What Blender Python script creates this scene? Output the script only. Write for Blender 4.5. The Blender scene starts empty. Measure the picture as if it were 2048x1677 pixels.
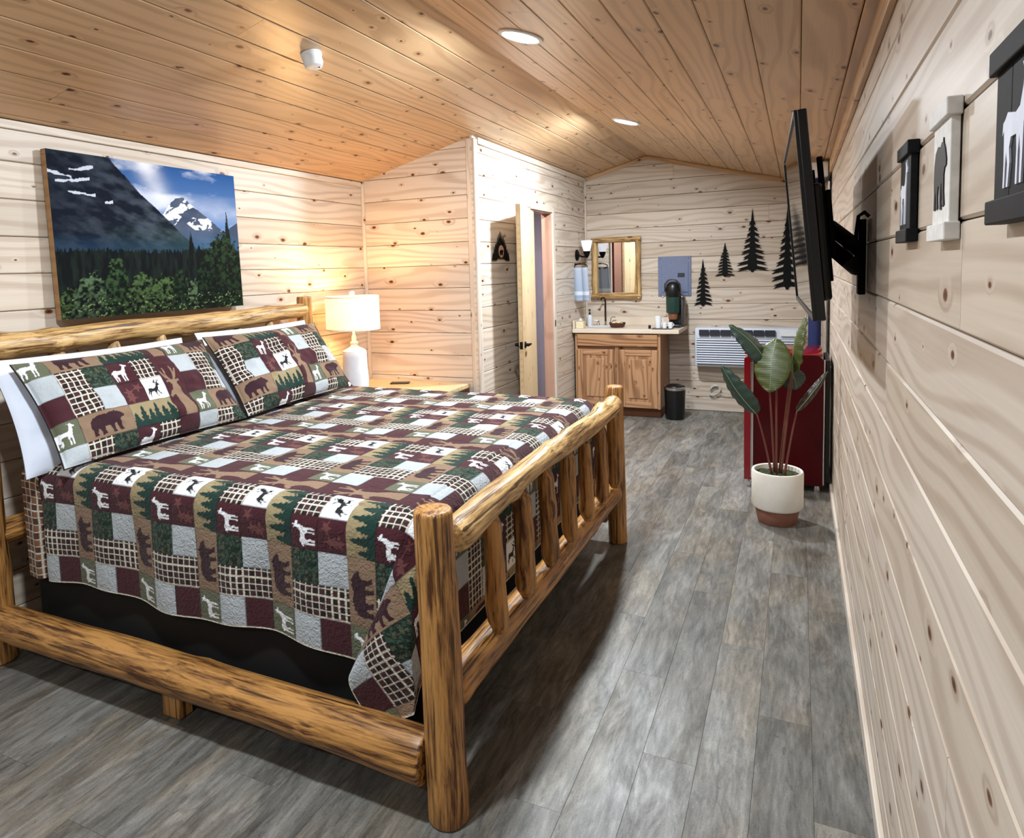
import bpy, bmesh, math, random
import numpy as np
from mathutils import Matrix, Vector
EXPOSURE = 0.0
DL_W = 69.0
LAMP_W = 27.0
WALL_L, WALL_D = 'dccfc0', '9f836c'
CEIL_L, CEIL_D = 'd8b48c', '987450'

S = bpy.context.scene
COL = S.collection
PI = math.pi
rnd = random.Random(11)

# ------------------------------------------------------------------ camera
RIGHT = Vector((0.90627, 0.42159, -0.03052))
DOWN = Vector((0.00829, -0.08992, -0.99591))
FWD = Vector((-0.42262, 0.90232, -0.08499))
cd = bpy.data.cameras.new('camera')
cam = bpy.data.objects.new('camera', cd)
COL.objects.link(cam)
cam.matrix_world = Matrix(((RIGHT.x, -DOWN.x, -FWD.x, 0.0),
                           (RIGHT.y, -DOWN.y, -FWD.y, 0.0),
                           (RIGHT.z, -DOWN.z, -FWD.z, 1.62),
                           (0, 0, 0, 1)))
cd.sensor_width = 36.0
cd.lens = 1345.2 / 2048 * 36
cd.shift_x = (1024 - 968.3) / 2048
cd.shift_y = -(838.5 - 655.3) / 2048
cd.clip_start = 0.02
S.camera = cam

# ------------------------------------------------------------------ world, exposure, lights
w = bpy.data.worlds.new('world')
S.world = w
w.use_nodes = True
w.node_tree.nodes['Background'].inputs[0].default_value = (0.55, 0.6, 0.7, 1)
w.node_tree.nodes['Background'].inputs[1].default_value = 0.3
S.view_settings.view_transform = 'Standard'
S.view_settings.look = 'None'
S.view_settings.gamma = 1.0
S.view_settings.use_curve_mapping = False
S.view_settings.exposure = EXPOSURE
S.cycles.diffuse_bounces = 3
S.cycles.max_bounces = 6
S.cycles.glossy_bounces = 3
S.cycles.transmission_bounces = 3
S.cycles.sample_clamp_indirect = 8

RIDGE_X, RIDGE_Z, SLOPE = -1.53, 2.83, 0.263
X_L, X_R, Y_B, Y_F = -3.28, 0.225, -1.75, 7.65
Y_P, X_B = 4.70, -2.25

def roof_z(x):
    return RIDGE_Z - SLOPE * abs(x - RIDGE_X)

LIGHT_X = -1.24
LIGHT_YS = (3.17, 5.40)            # the two fixtures in view; the row goes on towards the viewer
for ly in LIGHT_YS + (0.94, -1.05):
    ld = bpy.data.lights.new('downlight', 'AREA')
    ld.shape = 'DISK'
    ld.size = 0.17
    ld.energy = DL_W * {3.17: 1.0, 5.40: 1.4, 0.94: 0.95, -1.05: 0.5}[ly]
    ld.color = (0.84, 0.935, 1.0)
    lo = bpy.data.objects.new('downlight', ld)
    COL.objects.link(lo)
    lo.location = (LIGHT_X, ly, roof_z(LIGHT_X) - 0.022)
    lo.rotation_euler = (0, math.atan(SLOPE), 0)
# the bathroom's own ceiling light, behind the open door
ld = bpy.data.lights.new('bathroom_light', 'AREA')
ld.shape = 'DISK'
ld.size = 0.2
ld.energy = 22.0
ld.color = (0.95, 0.93, 1.0)
lo = bpy.data.objects.new('bathroom_light', ld)
COL.objects.link(lo)
lo.location = (-2.75, 6.3, 2.42)

# ------------------------------------------------------------------ helpers
WM = {}

def lin(c):
    if isinstance(c, str):
        c = tuple(int(c[i:i + 2], 16) for i in (0, 2, 4))
    o = []
    for v in c:
        v /= 255.0
        o.append(v / 12.92 if v <= 0.04045 else ((v + 0.055) / 1.055) ** 2.4)
    return tuple(o)

def lin4(c):
    return lin(c) + (1.0,)

def tag(o, label=None, cat=None, group=None, kind=None):
    if label: o['label'] = label
    if cat: o['category'] = cat
    if group: o['group'] = group
    if kind: o['kind'] = kind
    return o

def place(o, M, parent=None):
    WM[o.name] = M.copy()
    if parent is not None:
        o.parent = parent
        o.matrix_local = WM[parent.name].inverted() @ M
    else:
        o.matrix_world = M
    return o

def thing(name, label, cat, loc, group=None):
    o = bpy.data.objects.new(name, None)
    o.empty_display_size = 0.1
    COL.objects.link(o)
    place(o, Matrix.Translation(loc))
    return tag(o, label, cat, group)

class MB:
    """collects shapes; build() links them as one mesh object"""
    def __init__(s):
        s.v, s.f = [], []

    def add(s, vs, fs):
        n = len(s.v)
        s.v += [tuple(v) for v in vs]
        s.f += [tuple(i + n for i in f) for f in fs]
        return s

    def box(s, c, d, M=None, bev=0.0):
        x, y, z = (d[0] / 2, d[1] / 2, d[2] / 2)
        if bev <= 0:
            vs = [Vector((sx * x, sy * y, sz * z)) for sz in (-1, 1) for sy in (-1, 1) for sx in (-1, 1)]
            fs = [(0, 2, 3, 1), (4, 5, 7, 6), (0, 1, 5, 4), (2, 6, 7, 3), (0, 4, 6, 2), (1, 3, 7, 5)]
        else:
            b = min(bev, x * .9, y * .9, z * .9)
            bm = bmesh.new()
            bmesh.ops.create_cube(bm, size=1.0)
            for v in bm.verts:
                v.co = Vector((v.co.x * 2 * x, v.co.y * 2 * y, v.co.z * 2 * z))
            bmesh.ops.bevel(bm, geom=list(bm.edges), offset=b, segments=2, affect='EDGES', profile=0.5)
            bm.verts.index_update()
            vs = [v.co.copy() for v in bm.verts]
            fs = [tuple(v.index for v in f.verts) for f in bm.faces]
            bm.free()
        if M is not None:
            vs = [M @ v for v in vs]
        c = Vector(c)
        return s.add([v + c for v in vs], fs)

    def lathe(s, prof, n=24, c=(0, 0, 0), M=None, cap=True):
        vs, fs = [], []
        m = len(prof)
        for r, z in prof:
            for k in range(n):
                a = 2 * PI * k / n
                vs.append(Vector((r * math.cos(a), r * math.sin(a), z)))
        for i in range(m - 1):
            for k in range(n):
                k2 = (k + 1) % n
                fs.append((i * n + k, i * n + k2, (i + 1) * n + k2, (i + 1) * n + k))
        if cap:
            fs.append(tuple(range(n - 1, -1, -1)))
            fs.append(tuple((m - 1) * n + k for k in range(n)))
        if M is not None:
            vs = [M @ v for v in vs]
        c = Vector(c)
        return s.add([v + c for v in vs], fs)

    def tube(s, pts, r, n=10, cap=True):
        pts = [Vector(p) for p in pts]
        rs = r if isinstance(r, (list, tuple)) else [r] * len(pts)
        vs, fs = [], []
        ref = None
        for i, p in enumerate(pts):
            t = (pts[min(i + 1, len(pts) - 1)] - pts[max(i - 1, 0)]).normalized()
            if ref is None:
                ref = Vector((0, 0, 1)) if abs(t.z) < .9 else Vector((1, 0, 0))
            a = (ref - t * ref.dot(t)).normalized()
            ref = a
            b = t.cross(a)
            for k in range(n):
                q = 2 * PI * k / n
                vs.append(p + (a * math.cos(q) + b * math.sin(q)) * rs[i])
        for i in range(len(pts) - 1):
            for k in range(n):
                k2 = (k + 1) % n
                fs.append((i * n + k, i * n + k2, (i + 1) * n + k2, (i + 1) * n + k))
        if cap:
            fs.append(tuple(range(n - 1, -1, -1)))
            fs.append(tuple((len(pts) - 1) * n + k for k in range(n)))
        return s.add(vs, fs)

    def prism(s, poly, z0, z1, M=None):
        n = len(poly)
        vs = [Vector((x, y, z0)) for x, y in poly] + [Vector((x, y, z1)) for x, y in poly]
        fs = [tuple(range(n - 1, -1, -1)), tuple(range(n, 2 * n))]
        fs += [(i, (i + 1) % n, n + (i + 1) % n, n + i) for i in range(n)]
        if M is not None:
            vs = [M @ v for v in vs]
        return s.add(vs, fs)

    def grid(s, P, closed_u=False):
        """P: array (nu, nv, 3)"""
        nu, nv = len(P), len(P[0])
        vs = [tuple(P[i][j]) for i in range(nu) for j in range(nv)]
        fs = []
        for i in range(nu if closed_u else nu - 1):
            i2 = (i + 1) % nu
            for j in range(nv - 1):
                fs.append((i * nv + j, i2 * nv + j, i2 * nv + j + 1, i * nv + j + 1))
        return s.add(vs, fs)

    def build(s, name, mat, parent=None, M=None, smooth=None, fix=True):
        me = bpy.data.meshes.new(name)
        me.from_pydata([tuple(v) for v in s.v], [], s.f)
        if fix:
            bm = bmesh.new()
            bm.from_mesh(me)
            bmesh.ops.recalc_face_normals(bm, faces=list(bm.faces))
            bm.to_mesh(me)
            bm.free()
        if mat is not None:
            me.materials.append(mat)
        o = bpy.data.objects.new(name, me)
        COL.objects.link(o)
        if M is None:
            c = Vector((0, 0, 0))
            if s.v:                                  # origin at the shape's own middle
                lo = Vector([min(v[k] for v in s.v) for k in range(3)])
                hi = Vector([max(v[k] for v in s.v) for k in range(3)])
                c = (lo + hi) / 2
                for v in me.vertices:
                    v.co -= c
            M = Matrix.Translation(c)
        place(o, M, parent)
        if smooth is not None:
            if smooth >= 180:
                me.shade_smooth()
            else:
                me.shade_smooth()
                me.set_sharp_from_angle(angle=math.radians(smooth))
        me.update()
        return o

def frame(o, ex, ey, ez):
    ex, ey, ez, o = Vector(ex), Vector(ey), Vector(ez), Vector(o)
    return Matrix(((ex.x, ey.x, ez.x, o.x), (ex.y, ey.y, ez.y, o.y), (ex.z, ey.z, ez.z, o.z), (0, 0, 0, 1)))

# ------------------------------------------------------------------ materials
class NT:
    def __init__(s, name):
        s.m = bpy.data.materials.new(name)
        s.m.use_nodes = True
        s.t = s.m.node_tree
        s.b = s.t.nodes['Principled BSDF']

    def n(s, typ, **kw):
        nd = s.t.nodes.new(typ)
        for k, v in kw.items():
            setattr(nd, k, v)
        return nd

    def l(s, a, b):
        s.t.links.new(a, b)

    def val(s, sock, v):
        if hasattr(v, 'links'):
            s.l(v, sock)
        else:
            sock.default_value = v

    def math(s, op, a, b=0.0, c=None, clamp=False):
        nd = s.n('ShaderNodeMath', operation=op, use_clamp=clamp)
        s.val(nd.inputs[0], a)
        s.val(nd.inputs[1], b)
        if c is not None:
            s.val(nd.inputs[2], c)
        return nd.outputs[0]

    def mix(s, f, a, b, blend='MIX'):
        nd = s.n('ShaderNodeMix', data_type='RGBA', blend_type=blend)
        s.val(nd.inputs[0], f)
        s.val(nd.inputs[6], a)
        s.val(nd.inputs[7], b)
        return nd.outputs[2]

    def noise(s, vec, scale=1.0, detail=3.0, rough=0.5, dist=0.0):
        nd = s.n('ShaderNodeTexNoise')
        s.l(vec, nd.inputs['Vector'])
        nd.inputs['Scale'].default_value = scale
        nd.inputs['Detail'].default_value = detail
        nd.inputs['Roughness'].default_value = rough
        nd.inputs['Distortion'].default_value = dist
        return nd.outputs['Fac']

    def vmul(s, vec, xyz):
        nd = s.n('ShaderNodeVectorMath', operation='MULTIPLY')
        s.l(vec, nd.inputs[0])
        nd.inputs[1].default_value = xyz
        return nd.outputs[0]

    def ramp(s, f, stops):
        nd = s.n('ShaderNodeValToRGB')
        el = nd.color_ramp.elements
        while len(el) < len(stops):
            el.new(0.5)
        for e, (p, c) in zip(el, stops):
            e.position = p
            e.color = c if len(c) == 4 else tuple(c) + (1.0,)
        s.l(f, nd.inputs[0])
        return nd.outputs[0]

    def maprange(s, f, a, b, c, d, smooth=True):
        nd = s.n('ShaderNodeMapRange')
        if smooth:
            nd.interpolation_type = 'SMOOTHSTEP'
        s.val(nd.inputs[0], f)
        for i, v in enumerate((a, b, c, d)):
            s.val(nd.inputs[i + 1], v)
        return nd.outputs[0]

    def bump(s, h, strength=0.2, dist=0.01):
        nd = s.n('ShaderNodeBump')
        s.l(h, nd.inputs['Height'])
        nd.inputs['Strength'].default_value = strength
        nd.inputs['Distance'].default_value = dist
        s.l(nd.outputs[0], s.b.inputs['Normal'])

    def set(s, color=None, rough=None, metal=None, spec=None, **kw):
        if color is not None:
            s.val(s.b.inputs['Base Color'], color if hasattr(color, 'links') else lin4(color))
        if rough is not None:
            s.val(s.b.inputs['Roughness'], rough)
        if metal is not None:
            s.b.inputs['Metallic'].default_value = metal
        if spec is not None:
            s.b.inputs['Specular IOR Level'].default_value = spec
        for k, v in kw.items():
            s.val(s.b.inputs[k], v)
        return s.m

    def rcoord(s, amt=(37.0, 91.0, 13.0)):
        """object coordinates, shifted by a random amount for each object"""
        tc = s.n('ShaderNodeTexCoord')
        oi = s.n('ShaderNodeObjectInfo')
        cx = s.n('ShaderNodeCombineXYZ')
        for i in range(3):
            s.l(s.math('MULTIPLY', oi.outputs['Random'], amt[i]), cx.inputs[i])
        ad = s.n('ShaderNodeVectorMath', operation='ADD')
        s.l(tc.outputs['Object'], ad.inputs[0])
        s.l(cx.outputs[0], ad.inputs[1])
        return ad.outputs[0], oi.outputs['Random']

def plain(name, color, rough=0.5, metal=0.0, var=0.06, scale=30.0, spec=None, bump=0.0, **kw):
    """one colour with a slight procedural mottling"""
    t = NT(name)
    tc = t.n('ShaderNodeTexCoord')
    f = t.noise(tc.outputs['Object'], scale, 1.0)
    c = lin(color)
    lo = tuple(v * (1 - var) for v in c) + (1,)
    hi = tuple(min(1, v * (1 + var)) for v in c) + (1,)
    m = t.set(t.ramp(f, [(0.3, lo), (0.7, hi)]), rough, metal, spec, **kw)
    if bump:
        t.bump(f, bump, 0.003)
    return m

def pine(name, light, dark, knot='5a321a', rough=0.42, knot_amt=0.46, tone=0.2, grain=0.5, size=1.0):
    t = NT(name)
    p, rand = t.rcoord()
    q = t.vmul(p, (4.3 / size, 8.0 / size, 1.0))
    vo = t.n('ShaderNodeTexVoronoi', voronoi_dimensions='2D')
    t.l(q, vo.inputs['Vector'])
    vo.inputs['Scale'].default_value = 1.0
    sp = t.n('ShaderNodeSeparateColor')
    t.l(vo.outputs['Color'], sp.inputs[0])
    nz = t.noise(p, 38.0, 1.0)
    d = t.math('ADD', vo.outputs['Distance'], t.math('MULTIPLY', t.math('SUBTRACT', nz, 0.5), 0.045))
    rad = t.maprange(sp.outputs[0], knot_amt, 1.0, 0.022, 0.108, smooth=False)
    kmask = t.math('MULTIPLY', t.math('GREATER_THAN', sp.outputs[0], knot_amt), t.maprange(d, t.math('MULTIPLY', rad, 0.75), t.math('ADD', t.math('MULTIPLY', rad, 1.12), 0.001), 1.0, 0.0))
    halo = t.math('MULTIPLY', t.math('GREATER_THAN', sp.outputs[0], knot_amt), t.maprange(d, rad, t.math('MULTIPLY', rad, 3.4), 1.0, 0.0))
    # annual rings running along the board, bending round the knots
    big = t.noise(t.vmul(p, (0.55, 3.0, 1.0)), 1.6, 1.0)
    sx = t.n('ShaderNodeSeparateXYZ')
    t.l(p, sx.inputs[0])
    ph = t.math('ADD', t.math('MULTIPLY', sx.outputs[1], 95.0),
                t.math('ADD', t.math('MULTIPLY', big, 30.0), t.math('MULTIPLY', halo, 5.0)))
    ring = t.math('SINE', ph)
    ring = t.maprange(ring, -0.3, 1.0, 0.0, 1.0)
    fine = t.noise(t.vmul(p, (3.0, 150.0, 1.0)), 1.0, 1.0)
    g = t.math('ADD', t.math('MULTIPLY', ring, 0.55), t.math('MULTIPLY', fine, 0.45))
    patch = t.noise(t.vmul(p, (1.2, 5.0, 1.0)), 1.3, 1.0)
    g = t.math('MULTIPLY', g, t.math('ADD', 0.35, patch))
    base = t.mix(t.math('MULTIPLY', g, grain), lin4(light), lin4(dark))
    tn = t.ramp(rand, [(0.0, (1 - tone, 1 - tone * 1.15, 1 - tone * 1.35, 1)), (0.35, (1, .98, .95, 1)),
                       (0.7, (1 - tone * .3, 1 - tone * .3, 1 - tone * .25, 1)), (1.0, (1, 1, 1, 1))])
    base = t.mix(1.0, base, tn, 'MULTIPLY')
    base = t.mix(t.math('MULTIPLY', halo, 0.30), base, lin4(dark))
    kc = t.ramp(t.math('DIVIDE', d, t.math('ADD', rad, 0.001)),
                [(0.0, lin('2c160c')), (0.45, lin(knot)), (1.0, lin('8a5830'))])
    base = t.mix(kmask, base, kc)
    return t.set(base, rough, 0.0, 0.4)

def log_wood(name, light, dark, rough=0.4):
    """peeled log, length along local z"""
    t = NT(name)
    p, rand = t.rcoord((7.0, 5.0, 31.0))
    st = t.noise(t.vmul(p, (62.0, 62.0, 4.2)), 1.0, 4.0, 0.7, 0.3)
    wide = t.noise(t.vmul(p, (7.0, 7.0, 1.3)), 1.0, 3.0)
    crack = t.noise(t.vmul(p, (42.0, 42.0, 1.5)), 1.0, 3.0)
    crack = t.maprange(crack, 0.33, 0.39, 1.0, 0.0)
    vo = t.n('ShaderNodeTexVoronoi')
    t.l(t.vmul(p, (7.0, 7.0, 4.2)), vo.inputs['Vector'])
    vo.inputs['Scale'].default_value = 1.0
    sp = t.n('ShaderNodeSeparateColor')
    t.l(vo.outputs['Color'], sp.inputs[0])
    rad = t.maprange(sp.outputs[0], 0.45, 1.0, 0.0, 0.18, smooth=False)
    k = t.maprange(vo.outputs['Distance'], t.math('MULTIPLY', rad, 0.6), t.math('ADD', rad, 0.001), 1.0, 0.0)
    c = t.ramp(t.math('ADD', t.math('MULTIPLY', st, 0.72), t.math('MULTIPLY', wide, 0.28)),
               [(0.40, lin(dark)), (0.485, tuple((a * 1.2 + b) / 2.2 for a, b in zip(lin(light), lin(dark)))), (0.57, lin(light))])
    c = t.mix(t.math('MULTIPLY', crack, 0.85), c, lin4('2a170b'))
    c = t.mix(t.math('MULTIPLY', k, 0.85), c, lin4('4a2811'))
    t.bump(t.noise(t.vmul(p, (50.0, 50.0, 3.2)), 1.0, 2.0, 0.6), 0.5, 0.008)
    return t.set(c, rough, 0.0, 0.45)

def vinyl(name):
    t = NT(name)
    p, rand = t.rcoord()
    a = t.noise(t.vmul(p, (2.6, 10.0, 1.0)), 1.0, 4.0, 0.66, 0.9)
    b = t.noise(t.vmul(p, (9.0, 60.0, 1.0)), 1.0, 3.0, 0.65)
    c_ = t.noise(t.vmul(p, (1.3, 3.5, 1.0)), 1.4, 2.0)
    crk = t.noise(t.vmul(p, (9.0, 48.0, 1.0)), 1.0, 3.0, 0.72, 1.6)
    crk = t.maprange(crk, 0.32, 0.42, 1.0, 0.0)
    spt = t.noise(t.vmul(p, (1.0, 1.0, 1.0)), 160.0, 1.0, 0.6)
    sxy = t.n('ShaderNodeSeparateXYZ')
    t.l(p, sxy.inputs[0])
    arch = t.noise(t.vmul(p, (2.2, 7.0, 1.0)), 1.0, 2.0)
    rg_ = t.math('SINE', t.math('ADD', t.math('MULTIPLY', sxy.outputs[1], 60.0), t.math('MULTIPLY', arch, 70.0)))
    rgm = t.math('MULTIPLY', t.maprange(rg_, 0.2, 1.0, 0.0, 1.0), t.maprange(t.noise(t.vmul(p, (1.6, 4.0, 1.0)), 1.7, 1.0), 0.52, 0.68, 0.0, 1.0))
    f = t.math('ADD', t.math('MULTIPLY', a, 0.55), t.math('ADD', t.math('MULTIPLY', b, 0.33), t.math('MULTIPLY', spt, 0.12)))
    c = t.ramp(f, [(0.30, lin('413f3c')), (0.44, lin('686662')), (0.55, lin('85837f')), (0.70, lin('aaa8a3'))])
    warm = t.maprange(c_, 0.42, 0.66, 0.0, 0.8)
    c = t.mix(warm, c, t.mix(1.0, c, (1.06, 0.95, 0.82, 1), 'MULTIPLY'))
    tn = t.ramp(rand, [(0.0, (.70, .69, .67, 1)), (0.5, (.86, .84, .81, 1)), (1.0, (.97, .96, .95, 1))])
    c = t.mix(1.0, c, tn, 'MULTIPLY')
    c = t.mix(t.math('MULTIPLY', crk, 0.5), c, lin4('3a3835'))
    c = t.mix(t.math('MULTIPLY', rgm, 0.35), c, lin4('45423e'))
    return t.set(c, t.maprange(a, 0.3, 0.7, 0.5, 0.36), 0.0, 0.4)

def attr_mat(name, rough, bump_scale=None, bump_strength=0.3, sheen=0.0, bump_dist=0.004, spec=0.2):
    t = NT(name)
    a = t.n('ShaderNodeAttribute', attribute_name='print')
    t.set(a.outputs['Color'], rough, 0.0, spec)
    if sheen:
        t.b.inputs['Sheen Weight'].default_value = sheen
    if bump_scale:
        tc = t.n('ShaderNodeTexCoord')
        h = t.noise(tc.outputs['Object'], bump_scale, 2.0, 0.5, 1.0)
        t.bump(h, bump_strength, bump_dist)
    return t.m

def emit(name, color, strength):
    t = NT(name)
    t.set('ffffff', 0.4)
    t.b.inputs['Emission Color'].default_value = lin4(color)
    t.b.inputs['Emission Strength'].default_value = strength
    return t.m

M_WALL = pine('pine_wall', WALL_L, WALL_D, tone=0.20, grain=0.66)
M_CEIL = pine('pine_ceiling', CEIL_L, CEIL_D, tone=0.22, grain=0.65, rough=0.34)
M_TRIM = pine('pine_trim', WALL_L, WALL_D, tone=0.10, grain=0.5, knot_amt=0.8)
M_DOOR = pine('pine_door', 'd9bf98', 'ae8456', tone=0.1, knot_amt=0.7)
M_BACK = plain('dark_backing', '3a2413', 0.9)
M_FLOOR = vinyl('weathered_vinyl')
M_SUB = plain('subfloor', '2e2b28', 0.9)
M_LOG = log_wood('peeled_log', 'c08a4c', '522f17')
M_LOGP = log_wood('peeled_log_pale', 'd2ab72', '6f4a22')
M_HICK = pine('hickory', 'c89a72', '70432a', tone=0.18, grain=0.95, knot_amt=0.72, size=0.7)
M_BLACK = plain('black_metal', '080809', 0.6, 0.0, spec=0.15)
M_BLKPL = plain('black_plastic', '0e0f11', 0.35)
M_WHITE = plain('white_plastic', 'e6e8ea', 0.4, var=0.02)
M_CHROME = plain('chrome', 'd8d8da', 0.15, 1.0, var=0.02)
# ------------------------------------------------------------------ boarded surfaces
def clip(poly, planes):
    """Sutherland-Hodgman; plane (a, b, c) keeps a*x + b*y <= c"""
    for a, b, c in planes:
        out = []
        for i in range(len(poly)):
            p, q = poly[i], poly[(i + 1) % len(poly)]
            dp, dq = a * p[0] + b * p[1] - c, a * q[0] + b * q[1] - c
            if dp <= 0:
                out.append(p)
            if (dp < 0 < dq) or (dq < 0 < dp):
                t = dp / (dp - dq)
                out.append((p[0] + (q[0] - p[0]) * t, p[1] + (q[1] - p[1]) * t))
        poly = out
        if len(poly) < 3:
            return []
    return poly

def cut_rect(rects, h):
    out = []
    for x0, x1, y0, y1 in rects:
        hx0, hx1, hy0, hy1 = h
        if hx1 <= x0 or hx0 >= x1 or hy1 <= y0 or hy0 >= y1:
            out.append((x0, x1, y0, y1))
            continue
        if hx0 > x0: out.append((x0, hx0, y0, y1))
        if hx1 < x1: out.append((hx1, x1, y0, y1))
        a, b = max(x0, hx0), min(x1, hx1)
        if hy0 > y0: out.append((a, b, y0, hy0))
        if hy1 < y1: out.append((a, b, hy1, y1))
    return [r for r in out if r[1] - r[0] > 0.01 and r[3] - r[2] > 0.006]

def board(parent, poly, F, thick, ch, mat, name='plank'):
    """poly in the surface's 2-D frame F (x along the board); long edges chamfered"""
    xs = [p[0] for p in poly]
    ys = [p[1] for p in poly]
    cx, cy = (min(xs) + max(xs)) / 2, (min(ys) + max(ys)) / 2
    y0, y1 = min(ys) + ch, max(ys) - ch
    if y1 <= y0:
        y0 = y1 = cy
    n = len(poly)
    vs = [(x - cx, y - cy, 0) for x, y in poly]
    vs += [(x - cx, y - cy, thick - ch) for x, y in poly]
    vs += [(x - cx, min(max(y, y0), y1) - cy, thick) for x, y in poly]
    fs = [tuple(range(n - 1, -1, -1)), tuple(range(2 * n, 3 * n))]
    for lv in (0, n):
        fs += [(lv + i, lv + (i + 1) % n, lv + n + (i + 1) % n, lv + n + i) for i in range(n)]
    me = bpy.data.meshes.new(name)
    me.from_pydata(vs, [], fs)
    me.materials.append(mat)
    o = bpy.data.objects.new(name, me)
    COL.objects.link(o)
    place(o, F @ Matrix.Translation((cx, cy, 0)), parent)
    return o

def boarded(parent, F, l0, l1, rows, mat, planes=(), holes=(), thick=0.018, ch=0.0042, gap=0.0028,
            lmin=2.2, lmax=3.7, seed=1, end_gap=0.0008, joints=None):
    """rows: list of (y0, y1) across; boards run along local x from l0 to l1"""
    r = random.Random(seed)
    for ri, (a, b) in enumerate(rows):
        cuts = [l0]
        if joints is not None:
            cuts += joints(ri, r)
        else:
            x = l0 + r.uniform(0.5, lmax)
            while x < l1 - 0.5:
                cuts.append(x)
                x += r.uniform(lmin, lmax)
        cuts.append(l1)
        for x0, x1 in zip(cuts[:-1], cuts[1:]):
            rects = [(x0 + end_gap, x1 - end_gap, a + gap / 2, b - gap / 2)]
            for h in holes:
                rects = cut_rect(rects, h)
            for q in rects:
                p = clip([(q[0], q[2]), (q[1], q[2]), (q[1], q[3]), (q[0], q[3])], planes)
                if len(p) >= 3 and max(v[1] for v in p) - min(v[1] for v in p) > 0.012:
                    board(parent, p, F, thick, ch, mat)

def struct(name, mb, mat, label, cat, smooth=None):
    o = mb.build(name, mat, smooth=smooth)
    return tag(o, label, cat, kind='structure')

T = 0.018

def rows_from(z0, z1, p=0.1715, off=1.50):
    k = math.floor((z0 - off) / p)
    out = []
    z = off + k * p
    while z < z1:
        a, b = max(z, z0), min(z + p, z1)
        if b - a > 0.01:
            out.append((a, b))
        z += p
    return out

# floor: rigid planks running down the room
fl = struct('floor', MB().box(((X_L + X_R) / 2, (Y_B + Y_F) / 2, -0.03), (X_R - X_L + .3, Y_F - Y_B + .3, 0.05)), M_SUB,
            'grey weathered wood-look plank floor of the cabin room', 'floor')
FF = frame((0, 0, -0.005), (0, 1, 0), (-1, 0, 0), (0, 0, 1))
w_ = 0.1705
frows = []
x = -X_R
while x < -X_L:
    frows.append((x, min(x + w_, -X_L)))
    x += w_
def fjoint(ri, r):
    o = (ri * 0.437 + 0.12) % 1.22
    return [Y_B + o + k * 1.22 for k in range(9) if Y_B + 0.05 < Y_B + o + k * 1.22 < Y_F - .05]
boarded(fl, FF, Y_B, Y_F, frows, M_FLOOR, thick=0.005, ch=0.0006, gap=0.0006, seed=5, joints=fjoint, end_gap=0.0004)

# ceiling: two boarded slopes meeting at the ridge
cm = MB()
for s in (-1, 1):
    xe = X_L - .12 if s < 0 else X_R + .12
    pts = [(RIDGE_X, RIDGE_Z + .021), (xe, roof_z(xe) + .021), (xe, roof_z(xe) + .08), (RIDGE_X, RIDGE_Z + .08)]
    cm.add([(x, y, z) for y in (Y_B - .1, Y_F + .1) for x, z in pts],
           [(0, 1, 2, 3), (7, 6, 5, 4), (0, 4, 5, 1), (1, 5, 6, 2), (2, 6, 7, 3), (3, 7, 4, 0)])
ce = struct('ceiling', cm, M_BACK, 'knotty pine plank ceiling sloping down from a low ridge', 'ceiling')
ca, sa = 1 / math.hypot(1, SLOPE), SLOPE / math.hypot(1, SLOPE)
slen = (X_R - RIDGE_X) / ca
for s, sd in ((1, 3), (-1, 8)):
    ln = ((X_R - RIDGE_X) if s > 0 else (RIDGE_X - X_L)) / ca
    FC = frame((RIDGE_X, 0, RIDGE_Z + .02), (0, 1, 0) if s > 0 else (0, -1, 0), (s * ca, 0, -sa), (-s * sa, 0, -ca))
    rows = []
    y = 0.0
    while y < ln - .01:
        rows.append((y, min(y + 0.1765, ln)))
        y += 0.1765
    if s > 0:
        boarded(ce, FC, Y_B, Y_F, rows, M_CEIL, seed=sd, lmin=2.6, lmax=4.4)
    else:
        boarded(ce, FC, -Y_F, -Y_B, rows, M_CEIL, seed=sd, lmin=2.6, lmax=4.4)

# walls: a dark backing with boards in front
def wall(name, c, d, label):
    return struct(name, MB().box(c, d), M_BACK, label, 'wall')

wl = wall('wall_left', (X_L - .06, (Y_B + Y_F) / 2, 1.2), (0.08, Y_F - Y_B + .2, 2.42), 'pale knotty pine plank wall behind the headboard')
zl = roof_z(X_L)
boarded(wl, frame((X_L - T, 0, 0), (0, 1, 0), (0, 0, 1), (1, 0, 0)), Y_B, Y_P, rows_from(0, zl, off=1.498), M_WALL, seed=21)
wr = wall('wall_right', (X_R + .06, (Y_B + Y_F) / 2, 1.2), (0.08, Y_F - Y_B + .2, 2.42), 'long knotty pine plank wall carrying the television and framed plaques')
boarded(wr, frame((X_R + T, 0, 0), (0, -1, 0), (0, 0, 1), (-1, 0, 0)), -Y_F, -Y_B, rows_from(0, roof_z(X_R), off=1.502), M_WALL, seed=32, ch=0.0045)

gable = [(SLOPE, 1, RIDGE_Z + SLOPE * RIDGE_X + .012), (-SLOPE, 1, RIDGE_Z - SLOPE * RIDGE_X + .012)]
def gable_wall(name, x0, x1, y, th, label):
    xs = [x0] + ([RIDGE_X] if x0 < RIDGE_X < x1 else []) + [x1]
    poly = [(x0, 0), (x1, 0)] + [(x, roof_z(x) + .02) for x in reversed(xs)]
    F = frame((0, y, 0), (1, 0, 0), (0, 0, 1), (0, -1, 0))
    return struct(name, MB().prism(poly, -th, 0, F), M_BACK, label, 'wall')

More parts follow.
